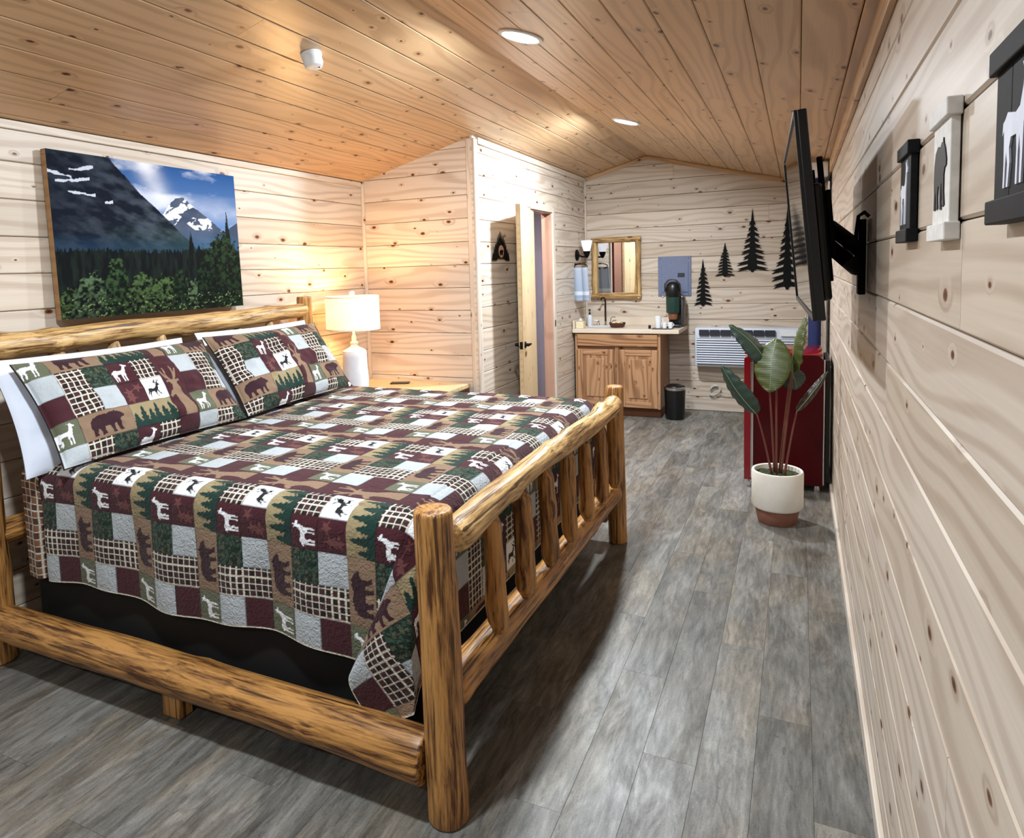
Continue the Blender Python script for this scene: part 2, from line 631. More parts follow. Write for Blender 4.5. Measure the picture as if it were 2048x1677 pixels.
wf = gable_wall('wall_far', X_L - .1, X_R + .1, Y_F + T, .08, 'knotty pine plank gable wall at the far end of the room')
boarded(wf, frame((0, Y_F + T, 0), (1, 0, 0), (0, 0, 1), (0, -1, 0)), X_B, X_R, rows_from(0, 2.9, off=1.525), M_WALL, planes=gable, seed=44, lmin=3, lmax=5)
wk = gable_wall('wall_back', X_L - .1, X_R + .1, Y_B - .1, .08, 'knotty pine plank gable wall behind the viewpoint')
boarded(wk, frame((0, Y_B - .1, 0), (-1, 0, 0), (0, 0, 1), (0, 1, 0)), -X_R, -X_L, rows_from(0, 2.9, off=1.525), M_WALL,
        planes=[(-SLOPE, 1, RIDGE_Z + SLOPE * RIDGE_X + .012), (SLOPE, 1, RIDGE_Z - SLOPE * RIDGE_X + .012)], seed=45, lmin=3, lmax=5)
wa = gable_wall('wall_alcove', X_L - .05, X_B - .02, Y_P + T, .06, 'lamp-lit pine plank partition wall beside the bathroom')
boarded(wa, frame((0, Y_P + T, 0), (1, 0, 0), (0, 0, 1), (0, -1, 0)), X_L, X_B, rows_from(0, 2.9, p=.179, off=1.309), M_WALL, planes=gable, seed=52, lmin=3, lmax=5)

# bathroom wall with its door opening
D0, D1, DZ = 5.86, 6.46, 2.17
zb = roof_z(X_B)
wbm = MB()
for y0, y1, z0, z1 in ((Y_P + .075, D0, 0, zb + .02), (D1, Y_F, 0, zb + .02), (D0, D1, DZ, zb + .02)):
    wbm.box((X_B - .058, (y0 + y1) / 2, (z0 + z1) / 2), (0.080, y1 - y0, z1 - z0))
wb = struct('wall_bathroom', wbm, M_BACK, 'pine plank side wall of the bathroom with an open doorway', 'wall')
boarded(wb, frame((X_B - T, 0, 0), (0, 1, 0), (0, 0, 1), (1, 0, 0)), Y_P - .018, Y_F, rows_from(0, zb, off=1.498), M_WALL,
        holes=[(D0, D1, 0, DZ)], seed=63, lmin=2, lmax=3)

M_INNER = plain('lavender_paint', 'b9aeb8', 0.7, var=0.03)
M_JAMB = pine('pink_jamb', 'cfa690', '9a6c58', knot_amt=.9)
inn = MB()
inn.box((X_L + .01, (Y_P + Y_F) / 2 + .04, 1.2), (.02, Y_F - Y_P - .1, 2.36))
inn.box(((X_L + X_B) / 2 - .06, Y_F + .005, 1.2), (X_B - X_L - .12, .02, 2.36))
struct('wall_bathroom_inner', inn, M_INNER, 'lavender-grey painted wall seen inside the bathroom', 'wall')

# trims
def trim(name, boxes, label, mat=M_TRIM, cat='trim', bev=0.004):
    mb = MB()
    for c, d, M in boxes:
        mb.box(c, d, M, bev)
    return struct(name, mb, mat, label, cat)

def longboard(name, p0, p1, up, wid, th, label, cat='trim', mat=M_TRIM):
    p0, p1 = Vector(p0), Vector(p1)
    ex = (p1 - p0).normalized()
    ey = Vector(up)
    ey = (ey - ex * ey.dot(ex)).normalized()
    ez = ex.cross(ey)
    mb = MB().box((0, 0, 0), ((p1 - p0).length, wid, th), None, 0.004)
    o = mb.build(name, mat, M=frame((p0 + p1) / 2, ex, ey, ez))
    return tag(o, label, cat, kind='structure')

longboard('baseboard_right', (X_R - .008, Y_B, .03), (X_R - .008, Y_F, .03), (0, 0, 1), .06, .016, 'narrow pale pine baseboard along the right wall', 'baseboard')
longboard('trim_1', (X_R - .01, Y_B, 2.318), (X_R - .01, Y_F, 2.318), (0, 0, 1), .085, .02, 'pine crown board between right wall and ceiling', mat=M_CEIL)
longboard('trim_2', (X_L + .012, Y_P - .012, 0), (X_L + .012, Y_P - .012, zl - .01), (1, 0, 0), .024, .024, 'slim pine strip in the corner behind the table lamp')
longboard('trim_3', (X_B - .028, Y_P - .008, 0), (X_B - .028, Y_P - .008, zb - .02), (1, 0, 0), .056, .016, 'pine corner board on the lamp-lit side of the bathroom corner')
longboard('trim_4', (X_B + .008, Y_P + .016, 0), (X_B + .008, Y_P + .016, zb - .02), (0, 1, 0), .064, .016, 'pale pine corner board on the bright side of the bathroom corner')
longboard('trim_5', (X_B + .011, Y_F - .011, 0), (X_B + .011, Y_F - .011, zb - .02), (1, 0, 0), .022, .022, 'slim pine strip in the far corner beside the mirror')
for k, (xa, xe) in enumerate(((X_B + .02, RIDGE_X), (RIDGE_X, X_R - .03))):
    longboard('trim_%d' % (6 + k), (xa, Y_F - .009, roof_z(xa) - .022), (xe, Y_F - .009, roof_z(xe) - .022), (0, 0, 1), .042, .018,
              ('pine gable strip above the mirror, sloping up to the ridge', 'pine gable strip sloping down from the ridge above the metal trees')[k], mat=M_CEIL)
longboard('trim_8', (X_B + .009, Y_P + .06, zb - .028), (X_B + .009, Y_F - .03, zb - .028), (0, 0, 1), .05, .018, 'pine strip between bathroom wall and ceiling')
longboard('trim_12', (X_L + .009, Y_B, zl - .02), (X_L + .009, Y_P - .03, zl - .02), (0, 0, 1), .04, .016, 'pine strip where the left wall meets the ceiling')
# door lining and casing
jm = MB()
jm.box((X_B - .048, D1 + .0, DZ / 2), (.104, .02, DZ), None, .003)
jm.box((X_B - .048, D0 - .0, DZ / 2), (.104, .02, DZ), None, .003)
jm.box((X_B - .048, (D0 + D1) / 2, DZ), (.104, D1 - D0, .02), None, .003)
jm.box((X_B - .075, D1 - .018, DZ / 2), (.035, .016, DZ - .02), None, .003)
struct('trim_9', jm, M_JAMB, 'pinkish wooden door lining of the bathroom opening', 'trim')
longboard('trim_10', (X_B + .01, D1 + .032, 0), (X_B + .01, D1 + .032, DZ + .05), (0, 1, 0), .06, .02, 'pale pine door casing board on the vanity side of the opening')
longboard('trim_11', (X_B + .01, D0 + .01, DZ + .03), (X_B + .01, D1 + .002, DZ + .03), (0, 0, 1), .06, .02, 'pale pine head casing above the bathroom opening')

# the open bathroom door: hinged at the near jamb, swung back against the wall
hinge = Vector((X_B + .022, D0 + .0, 0))
free = Vector((-2.040, 5.06, 0))
ex = (free - hinge).normalized()
ln = (free - hinge).length
nz = Vector((0, 0, 1)).cross(ex)
FD = frame(hinge + Vector((0, 0, .012)), ex, (0, 0, 1), ex.cross(Vector((0, 0, 1))))
DH = 2.13
mb = MB()
mb.box((ln / 2, DH / 2, 0), (ln, DH, .026))
door = mb.build('door_1', M_DOOR, M=FD)
tag(door, 'open pine plank bathroom door folded back towards its wall', 'door', kind='structure')
for k in range(5):
    wdt = ln / 5
    for sgn in (-1, 1):
        o = MB().box((0, 0, 0), (DH, wdt - .002, .007), None, .003).build(
            'plank', M_DOOR, door, FD @ frame(((k + .5) * wdt, DH / 2, sgn * .0165), (0, 1, 0), (-1, 0, 0), (0, 0, 1)))
hd = MB()
for sgn in (-1, 1):
    hd = MB()
    hd.lathe([(.027, .018), (.027, .03), (.014, .032), (.012, .06)], 16, (ln - .06, .985, 0), Matrix.Diagonal((1, 1, sgn)).to_4x4())
    hd.tube([(ln - .06, .985, sgn * .055), (ln - .11, .985, sgn * .06), (ln - .175, .98, sgn * .055)], [.010, .009, .008], 10)
    h = hd.build('lever_handle', M_BLACK, door, FD, smooth=40)
    tag(h, 'black lever handle')
lt = MB().box((ln + .001, .985, 0), (.003, .06, .024)).build('latch_plate', M_BLACK, door, FD)
sp_ = MB().box((X_B + .0215, D1 + .012, 1.06), (.003, .022, .065), None, .001).build('strike_plate', M_BLACK)
tag(sp_, 'small black strike plate on the pale door casing', 'strike plate')

# rust-brown curtain inside the bathroom (shows in the mirror)
P = []
for i in range(81):
    xx = X_L + .12 + i * (X_B - X_L - .3) / 80
    P.append([(xx, Y_P + .28 + .03 * math.sin(i * .95) + .008 * math.sin(i * 2.3), z) for z in (.1, 1.0, 2.0)])
sc = MB().grid(P).build('shower_curtain', plain('rust_cloth', '7a3f2c', .8), smooth=180)
tag(sc, 'rust-brown shower curtain hanging inside the bathroom, seen in the mirror', 'curtain')
so = sc.modifiers.new('thick', 'SOLIDIFY')
so.thickness = .004
# ------------------------------------------------------------------ logs
def log(name, p0, p1, r0, r1, parent, mat, seed=0, lump=0.05, wob=0.0, n=20, m=None, flat=None, round_end=0.012, taper_ends=0.0):
    """a peeled log from p0 to p1 with knots, bends and rounded sawn ends; local z runs along it"""
    g = random.Random(seed)
    p0, p1 = Vector(p0), Vector(p1)
    L = (p1 - p0).length
    ez = (p1 - p0).normalized()
    ref = Vector((0, 0, 1)) if abs(ez.z) < .9 else Vector((1, 0, 0))
    ex = (ref - ez * ref.dot(ez)).normalized()
    ey = ez.cross(ex)
    m = m or max(10, int(L / .03))
    knots = [(g.random() * L, g.random() * 2 * PI, g.uniform(.02, .05), g.uniform(.3, 1)) for _ in range(int(L * 7) + 2)]
    ph = [g.random() * 6.28 for _ in range(6)]
    ts = [0.0]
    re = min(round_end, L * .1)
    ts += [re / L * (1 - math.cos(a)) for a in (.5, 1.0, 1.57)]
    ts += [re / L + (1 - 2 * re / L) * i / m for i in range(1, m)]
    ts += [1 - re / L * (1 - math.cos(a)) for a in (1.57, 1.0, .5)] + [1.0]
    vs, fs = [], []
    for t in ts:
        z = t * L
        rr = r0 + (r1 - r0) * t
        e = min(z, L - z)
        if e < re:
            rr -= re * .8 * (1 - math.sqrt(max(0, 1 - (1 - e / re) ** 2)))
        if taper_ends and e < taper_ends:
            q = e / taper_ends
            rr *= .55 + .45 * (q * q * (3 - 2 * q))
        ox = wob * (math.sin(z * 3.1 + ph[0]) + .5 * math.sin(z * 7.3 + ph[1]))
        oy = wob * (math.sin(z * 2.7 + ph[2]) + .5 * math.sin(z * 6.1 + ph[3]))
        for k in range(n):
            a = 2 * PI * k / n
            d = lump * (.5 * math.sin(2 * a + z * 4 + ph[4]) + .35 * math.sin(3 * a - z * 6 + ph[5]) + .3 * math.sin(z * 11 + a + ph[0]))
            for kz, ka, ks, kh in knots:
                dz = z - kz
                if abs(dz) < 3 * ks:
                    da = (a - ka + PI) % (2 * PI) - PI
                    d += lump * 2.4 * kh * math.exp(-(dz / ks) ** 2 - (da * rr / ks) ** 2)
            x, y = rr * (1 + d) * math.cos(a), rr * (1 + d) * math.sin(a)
            if flat is not None:
                x = min(x, flat)
            vs.append((x + ox, y + oy, z - L / 2))
    N = len(ts)
    for i in range(N - 1):
        for k in range(n):
            k2 = (k + 1) % n
            fs.append((i * n + k, i * n + k2, (i + 1) * n + k2, (i + 1) * n + k))
    fs.append(tuple(range(n - 1, -1, -1)))
    fs.append(tuple((N - 1) * n + k for k in range(n)))
    mb = MB()
    mb.add(vs, fs)
    return mb.build(name, mat, parent, frame((p0 + p1) / 2, ex, ey, ez), smooth=50, fix=False)

# ------------------------------------------------------------------ printed silhouettes (unit square, y up)
BEAR = [(.04, .45), (.06, .60), (.15, .74), (.32, .80), (.48, .77), (.6, .82), (.66, .80), (.70, .86), (.74, .80), (.83, .74), (.93, .62),
        (.92, .56), (.82, .54), (.77, .47), (.78, .30), (.84, .16), (.73, .14), (.68, .30), (.64, .40), (.60, .38), (.59, .2), (.64, .12),
        (.53, .12), (.49, .36), (.37, .38), (.34, .27), (.38, .14), (.26, .13), (.24, .29), (.2, .35), (.16, .24), (.17, .13), (.06, .13), (.07, .3)]
DEER = [(.12, .60), (.2, .65), (.45, .61), (.57, .64), (.65, .78), (.67, .88), (.61, .96), (.69, .92), (.73, .98), (.75, .91), (.87, .84),
        (.85, .79), (.76, .79), (.73, .62), (.69, .5), (.68, .3), (.66, .05), (.61, .05), (.61, .3), (.58, .42), (.55, .3), (.54, .05), (.49, .05),
        (.5, .32), (.48, .44), (.32, .44), (.27, .36), (.3, .24), (.26, .05), (.21, .05), (.23, .24), (.18, .34), (.16, .22), (.15, .05),
        (.1, .05), (.11, .25), (.1, .42), (.09, .52), (.04, .48), (.06, .58)]
BUCK = [(.14, .52), (.22, .56), (.45, .53), (.56, .55), (.63, .66), (.64, .73), (.55, .78), (.48, .88), (.5, .9), (.57, .82), (.58, .93), (.61, .93),
        (.61, .81), (.66, .76), (.70, .80), (.69, .93), (.72, .93), (.73, .82), (.8, .92), (.82, .9), (.74, .76), (.84, .68), (.82, .63), (.74, .65),
        (.7, .5), (.66, .42), (.72, .28), (.8, .18), (.77, .14), (.68, .24), (.6, .38), (.56, .24), (.6, .08), (.56, .08), (.51, .26), (.47, .38),
        (.34, .38), (.28, .3), (.2, .2), (.16, .06), (.12, .07), (.16, .24), (.2, .34), (.14, .3), (.06, .2), (.03, .23), (.1, .36), (.12, .46)]
HEAD = [(.36, .0), (.42, .22), (.40, .36), (.34, .40), (.24, .36), (.20, .40), (.28, .47), (.36, .50), (.37, .58), (.30, .63), (.24, .62), (.26, .66),
        (.36, .66), (.26, .74), (.20, .86), (.24, .86), (.31, .76), (.34, .92), (.38, .92), (.36, .76), (.42, .67), (.46, .66), (.5, .68), (.56, .76),
        (.54, .92), (.58, .92), (.61, .78), (.68, .87), (.72, .86), (.65, .75), (.56, .66), (.66, .66), (.68, .62), (.6, .62), (.56, .58), (.60, .46),
        (.68, .34), (.76, .16), (.78, .0)]

def conifer(x0, w, h, base=0.0, lev=5):
    a, b = [], []
    for i in range(lev):
        f0, f1 = i / lev, (i + 1) / lev
        ww = w * (1 - f0) * .5 + .01
        a.append((x0 - ww, base + h * f0 + .02))
        a.append((x0 - ww * .55, base + h * (f0 + .16 / lev * 3)))
        b.append((x0 + ww, base + h * f0 + .02))
        b.append((x0 + ww * .55, base + h * (f0 + .16 / lev * 3)))
    return a + [(x0, base + h)] + b[::-1]

def mask(poly, X, Y):
    inside = np.zeros(X.shape, bool)
    n = len(poly)
    for i in range(n):
        x0, y0 = poly[i]
        x1, y1 = poly[(i + 1) % n]
        if y0 == y1:
            continue
        c = ((y0 > Y) != (y1 > Y)) & (X < (x1 - x0) * (Y - y0) / (y1 - y0) + x0)
        inside ^= c
    return inside

NR = np.random.RandomState(4)
def vnoise(X, Y, seed=0):
    """smooth value noise on arrays"""
    T_ = np.random.RandomState(seed).rand(64, 64)
    xi, yi = np.floor(X).astype(int), np.floor(Y).astype(int)
    fx, fy = X - xi, Y - yi
    fx, fy = fx * fx * (3 - 2 * fx), fy * fy * (3 - 2 * fy)
    g = lambda a, b: T_[a % 64, b % 64]
    return (g(xi, yi) * (1 - fx) + g(xi + 1, yi) * fx) * (1 - fy) + (g(xi, yi + 1) * (1 - fx) + g(xi + 1, yi + 1) * fx) * fy

def fbm(X, Y, seed=0, octv=4):
    s, a, t = 0, 1.0, 0
    for o in range(octv):
        s = s + a * vnoise(X * 2 ** o + 17 * o, Y * 2 ** o + 5 * o, seed + o)
        t += a
        a *= .5
    return s / t

# ------------------------------------------------------------------ lodge patchwork tile: 6 x 3 squares
C = {k: np.array(lin(v)) for k, v in dict(maroon='401b22', maroon2='704240', green='16241b', green2='31463a', tan='846b56', dark='321820',
     grey='acb1b5', grey2='aeb4b8', white='e6e7ea', olive='5c5f4b', tree='16302a', plaid='3f2627', plaid2='231718', cream='e4dccb', beige='a5936f',
     black='1b181a').items()}
QN = 72
def tile_raster():
    W, H = 6 * QN, 3 * QN
    img = np.zeros((H, W, 3))
    jj, ii = np.meshgrid(np.arange(W), np.arange(H))
    U, V = (jj + .5) / QN, (ii + .5) / QN
    # plaid everywhere as the ground for its squares
    fx, fy = (U * 4.5) % 1, (V * 4.5) % 1
    pl = np.where((((U * 2.25) % 1 < .5) ^ ((V * 2.25) % 1 < .5))[..., None], C['plaid'], C['plaid2'])
    ln_ = ((fx < .17) | (fy < .17))
    pl = np.where(ln_[..., None], C['cream'] * .8, pl)
    n1 = fbm(U * 7, V * 7, 3)
    camo = np.where((n1 > .56)[..., None], C['green2'], C['green'])
    camo = np.where((n1 < .36)[..., None], C['olive'] * .6, camo)
    gr = C['grey'][None, None] * (0.93 + .12 * fbm(U * 12, V * 14, 9))[..., None]
    def sq(c0, c1, r0, r1, col):
        m = (U >= c0) & (U < c1) & (V >= r0) & (V < r1)
        img[m] = col[m] if getattr(col, 'ndim', 1) == 3 else col
    def art(poly, c0, c1, r0, r1, col, pad=.06):
        x = (U - c0) / (c1 - c0)
        y = (V - r0) / (r1 - r0)
        m = mask(poly, (x - pad) / (1 - 2 * pad), (y - pad) / (1 - 2 * pad)) & (x > 0) & (x < 1) & (y > 0) & (y < 1)
        img[m] = col
    def leaves(c0, c1, r0, r1, seed):
        g = random.Random(seed)
        for _ in range(4):
            cx, cy = c0 + g.uniform(.2, .8) * (c1 - c0), r0 + g.uniform(.2, .8) * (r1 - r0)
            a0 = g.random() * 6
            pts = []
            for k in range(10):
                rr = .24 if k % 2 == 0 else .09
                pts.append((cx + rr * math.cos(a0 + k * .628), cy + rr * math.sin(a0 + k * .628)))
            m = mask(pts, U, V) & (U > c0) & (U < c1) & (V > r0) & (V < r1)
            img[m] = C['maroon2'] * .8
    sq(0, 1, 1, 3, pl)
    sq(1, 2, 2, 3, camo)
    sq(1, 2, 1, 2, gr)
    sq(2, 3, 2, 3, C['maroon']); art(DEER, 2, 3, 2, 3, C['white'])
    sq(2, 3, 1, 2, C['maroon']); leaves(2, 3, 1, 2, 4)
    sq(3, 4, 2, 3, pl)
    sq(3, 4, 1, 2, C['white']); art(BUCK, 3, 4, 1, 2, C['black'])
    sq(4, 5, 0, 3, C['maroon']); art(HEAD, 3.75, 5.25, 0, 2.6, C['tan'], .0)
    m5 = (U >= 5)
    sq(5, 6, 2, 3, gr)
    sq(5, 6, 1, 2, C['maroon'])
    sq(5, 6, 0, 1, C['olive']); art(DEER, 5, 6, 0, 1, C['white'] * .92)
    sq(0, 2, 0, 1, C['tan']); art(BEAR, .25, 1.75, -.05, 1.1, C['dark'], .0)
    sq(2, 4, 0, 1, C['beige'] * .75)
    for k, (cx, w_, h_) in enumerate(((2.15, .5, .6), (2.5, .52, .86), (2.85, .5, .68), (3.15, .5, .9), (3.5, .5, .72), (3.82, .5, .84))):
        art(conifer((cx - 2) / 2, w_ / 2, h_, 0.02), 2, 4, 0, 1, C['tree'], 0)
    sq(2, 4, 0, .16, C['tree'])
    # dark seams between the patches
    for (c0, c1, r0, r1) in ((0, 1, 1, 3), (1, 2, 2, 3), (1, 2, 1, 2), (2, 3, 2, 3), (2, 3, 1, 2), (3, 4, 2, 3), (3, 4, 1, 2), (4, 5, 0, 3), (5, 6, 2, 3), (5, 6, 1, 2), (5, 6, 0, 1), (0, 2, 0, 1), (2, 4, 0, 1)):
        m = (U >= c0) & (U < c1) & (V >= r0) & (V < r1) & ((U - c0 < .018) | (c1 - U < .018) | (V - r0 < .018) | (r1 - V < .018))
        img[m] *= .45
    return img
TILE = tile_raster()

def tile_color(u, v):
    """u, v in squares"""
    j = np.floor((u % 6.0) * QN).astype(int) % (6 * QN)
    i = np.floor((v % 3.0) * QN).astype(int) % (3 * QN)
    return TILE[i, j]

def grid_mesh(name, P, colr, mat, parent=None, M=None):
    """P (nu, nv, 3) array -> smooth mesh with a 'print' colour per vertex"""
    nu, nv = P.shape[:2]
    me = bpy.data.meshes.new(name)
    me.vertices.add(nu * nv)
    me.vertices.foreach_set('co', P.reshape(-1).astype(np.float32))
    i, j = np.meshgrid(np.arange(nu - 1), np.arange(nv - 1), indexing='ij')
    a = (i * nv + j).ravel()
    q = np.stack([a, a + nv, a + nv + 1, a + 1], 1).astype(np.int32)
    me.loops.add(q.size)
    me.loops.foreach_set('vertex_index', q.ravel())
    me.polygons.add(len(q))
    me.polygons.foreach_set('loop_start', (np.arange(len(q)) * 4).astype(np.int32))
    me.update(calc_edges=True)
    at = me.attributes.new('print', 'FLOAT_COLOR', 'POINT')
    cc = np.ones((nu * nv, 4), np.float32)
    cc[:, :3] = colr.reshape(-1, 3)
    at.data.foreach_set('color', cc.ravel())
    me.materials.append(mat)
    me.shade_smooth()
    o = bpy.data.objects.new(name, me)
    COL.objects.link(o)
    place(o, M or Matrix.Identity(4), parent)
    return o

# ------------------------------------------------------------------ the log bed
BX0, BX1, BY0, BY1 = -3.12, -0.93, 1.63, 3.80       # post centres
bed = thing('log_bed', 'peeled log bed frame with spindle headboard and footboard', 'bed', ((BX0 + BX1) / 2, (BY0 + BY1) / 2, 0))
log('post', (BX1, BY0, 0), (BX1 - .01, BY0, .945), .060, .057, bed, M_LOG, 1, .035, .002, n=28)
log('post', (BX1 - .02, BY1, 0), (BX1 - .03, BY1, .93), .053, .051, bed, M_LOG, 2, .035, .002)
log('post', (BX0, BY0 - .01, 0), (BX0, BY0 - .01, 1.47), .068, .062, bed, M_LOG, 3, .035, .002)
log('post', (BX0, BY1 - .08, 0), (BX0, BY1 - .08, 1.475), .054, .052, bed, M_LOG, 4, .035, .002)
log('footboard_top_log', (BX1, BY0 + .04, .835), (BX1 - .02, BY1 - .04, .835), .050, .047, bed, M_LOGP, 15, .15, .006, n=24, taper_ends=.06)
log('footboard_bottom_log', (BX1 - .02, BY0 + .04, .345), (BX1 - .03, BY1 - .04, .32), .058, .055, bed, M_LOG, 6, .06, .003, taper_ends=.05)
for k, yy in enumerate((1.985, 2.245, 2.525, 2.80, 3.07, 3.35, 3.60)):
    o_ = rnd.uniform(-.012, .012)
    log('spindle', (BX1 + .018, yy + o_, .395), (BX1 + .006, yy - o_, .815), .037, .033, bed, M_LOG, 20 + k, .11, .004, n=16, taper_ends=.05)
log('headboard_top_log', (BX0, BY0 - .1, 1.345), (BX0, BY1 - .1, 1.385), .060, .050, bed, M_LOGP, 31, .10, .006, n=24)
log('headboard_bottom_log', (BX0, BY0, .55), (BX0, BY1 - .08, .55), .055, .055, bed, M_LOG, 32, .05, .002)
for k, yy in enumerate((1.97, 2.26, 2.53, 2.82, 3.09, 3.36)):
    log('spindle', (BX0 - .002, yy, .58), (BX0 + .002, yy, 1.345), .036, .034, bed, M_LOGP, 40 + k, .10, .003, n=16, taper_ends=.07)
log('side_rail', (BX1 - .055, BY0 - .005, .185), (BX0 + .05, BY0 - .005, .185), .076, .07, bed, M_LOG, 51, .045, .003, n=28)
log('side_rail', (BX1 - .08, BY1, .185), (BX0 + .05, BY1 - .04, .185), .07, .07, bed, M_LOG, 52, .045, .003)
MB().box((-2.09, BY0 + .03, .06), (.09, .06, .115), None, .005).build('centre_leg', M_LOG, bed)
MB().box((-2.09, BY1 - .03, .06), (.09, .06, .115), None, .005).build('centre_leg', M_LOG, bed)

TOP = 0.865
bs = MB().box((-2.04, 2.715, .345), (1.96, 1.96, .405), None, .03).build('box_spring', plain('black_ticking', '08080a', .9), smooth=40)
tag(bs, 'black box spring showing below the quilt on the log bed', 'box spring')
mt = MB().box((-2.065, 2.715, .70), (1.97, 1.92, .30), None, .07).build('mattress', plain('white_ticking', 'dfe2ea', .8), smooth=60)
tag(mt, 'white mattress under the patchwork quilt', 'mattress')

# ------------------------------------------------------------------ quilt: one cloth draped over the mattress
SQ = 0.112
RR = 0.075
XH, XF, YN, YFA = -2.985, -1.115, 1.765, 3.665
DROP = 0.525
def drape_grid():
    a = np.arange(XH, XF + DROP, .0036)                      # cloth coordinate along the bed
    b = np.concatenate([np.arange(-DROP, .55, .0034), np.arange(.55, YFA - YN, .0065), np.arange(YFA - YN, YFA - YN + DROP, .009)])
    A, B = np.meshgrid(a, b, indexing='ij')
    ta = np.maximum(A - XF, 0)                                           # past the foot edge
    tn = np.maximum(-B, 0)                                               # past the near edge
    tf = np.maximum(B - (YFA - YN), 0)                                   # past the far edge
    def bend(t):
        s = t / RR
        h = np.where(s < PI / 2, RR * np.sin(np.minimum(s, PI / 2)), RR)
        d = np.where(s < PI / 2, RR * (1 - np.cos(np.minimum(s, PI / 2))), RR + (t - RR * PI / 2))
        return h, d
    tb = tn + tf
    rho = np.hypot(ta, tb)
    phi = np.arctan2(ta, tb + 1e-9)
    h, d = bend(rho)
    corner = (ta > 0) & (tb > 0)
    sy = np.where(B < (YFA - YN) / 2, -1.0, 1.0)
    L = np.maximum(rho - RR * PI / 2, 0)
    f = np.where(corner, np.sin(2 * phi), 0.0)
    psi = np.where(corner & (phi < .96), .42 * np.sin(PI * phi / .96), 0.0)
    X = np.minimum(A, XF) + h * np.sin(phi) * (rho > 0) - L * np.sin(psi)
    Yb = YN + np.clip(B, 0, YFA - YN)
    Y = Yb + sy * (h * np.cos(phi) * (tb > 0) + (.030 + .035 * np.minimum(L / .3, 1)) * f * np.minimum(L / .10, 1))
    Z = TOP - d + L * (1 - np.cos(psi)) * .9
    # soft quilting puffs and a few long folds
    onside = np.minimum(np.maximum(tb - RR, 0) / .25, 1)
    fold = .010 * np.sin((A + 1.19) / SQ / 3 * 2 * PI + .6) * onside + .006 * np.sin(A * 9.1 + 1) * onside
    Y = Y + sy * fold
    near_head = 1 - np.clip((A - (-2.88)) / .03, 0, 1)
    near_head = near_head * near_head * (3 - 2 * near_head)
    slit = np.exp(-((A + 2.87) / .018) ** 2) * (B < .25)
    Y = Y - sy * (slit * .045) * onside + sy * near_head * .012 * onside
    Z = Z - slit * .02 * (1 - onside)
    Z = Z + (tb <= 0) * (ta <= 0) * (.006 * vnoise(A * 6, B * 6, 5) + .004 * vnoise(A * 17, B * 17, 6))
    Z = Z + onside * .012 * np.sin(A * 7.0 + .5) * (tb / DROP) ** 2
    puff = .0022 * np.abs(np.sin((A + 1.19) / SQ * PI)) * np.abs(np.sin((B + DROP - .115) / SQ * PI)) 
    Z = Z + puff * (rho <= 0)
    Y = Y + sy * puff * (tb > RR) * 1.3
    u = (B + DROP - .115) / SQ
    v = (-A - 1.19) / SQ
    col = tile_color(u, v)
    hem = (B < -DROP + .006) | (A > a.max() - .006)
    col = np.where(hem[..., None], C['cream'] * .8, col)
    headband = (A < -2.875) & (B < .35)
    uu, vv = (B + .3) / .030, A / .034
    brown = np.where((((uu * .5) % 1 < .5) ^ ((vv * .5) % 1 < .5))[..., None], np.array(lin('7a5238')), np.array(lin('4d3026')))
    brown = np.where(((uu % 1 < .14) | (vv % 1 < .14))[..., None], C['cream'] * .75, brown)
    col = np.where(headband[..., None], brown, col)
    return np.stack([X, Y, Z], -1), col
QP, QC = drape_grid()
M_QUILT = attr_mat('quilt_print', .85, 70.0, .8, .1, .008, .15)
quilt = grid_mesh('quilt', QP, QC, M_QUILT)
tag(quilt, 'lodge patchwork quilt with deer, bear and plaid squares spread over the bed', 'quilt')

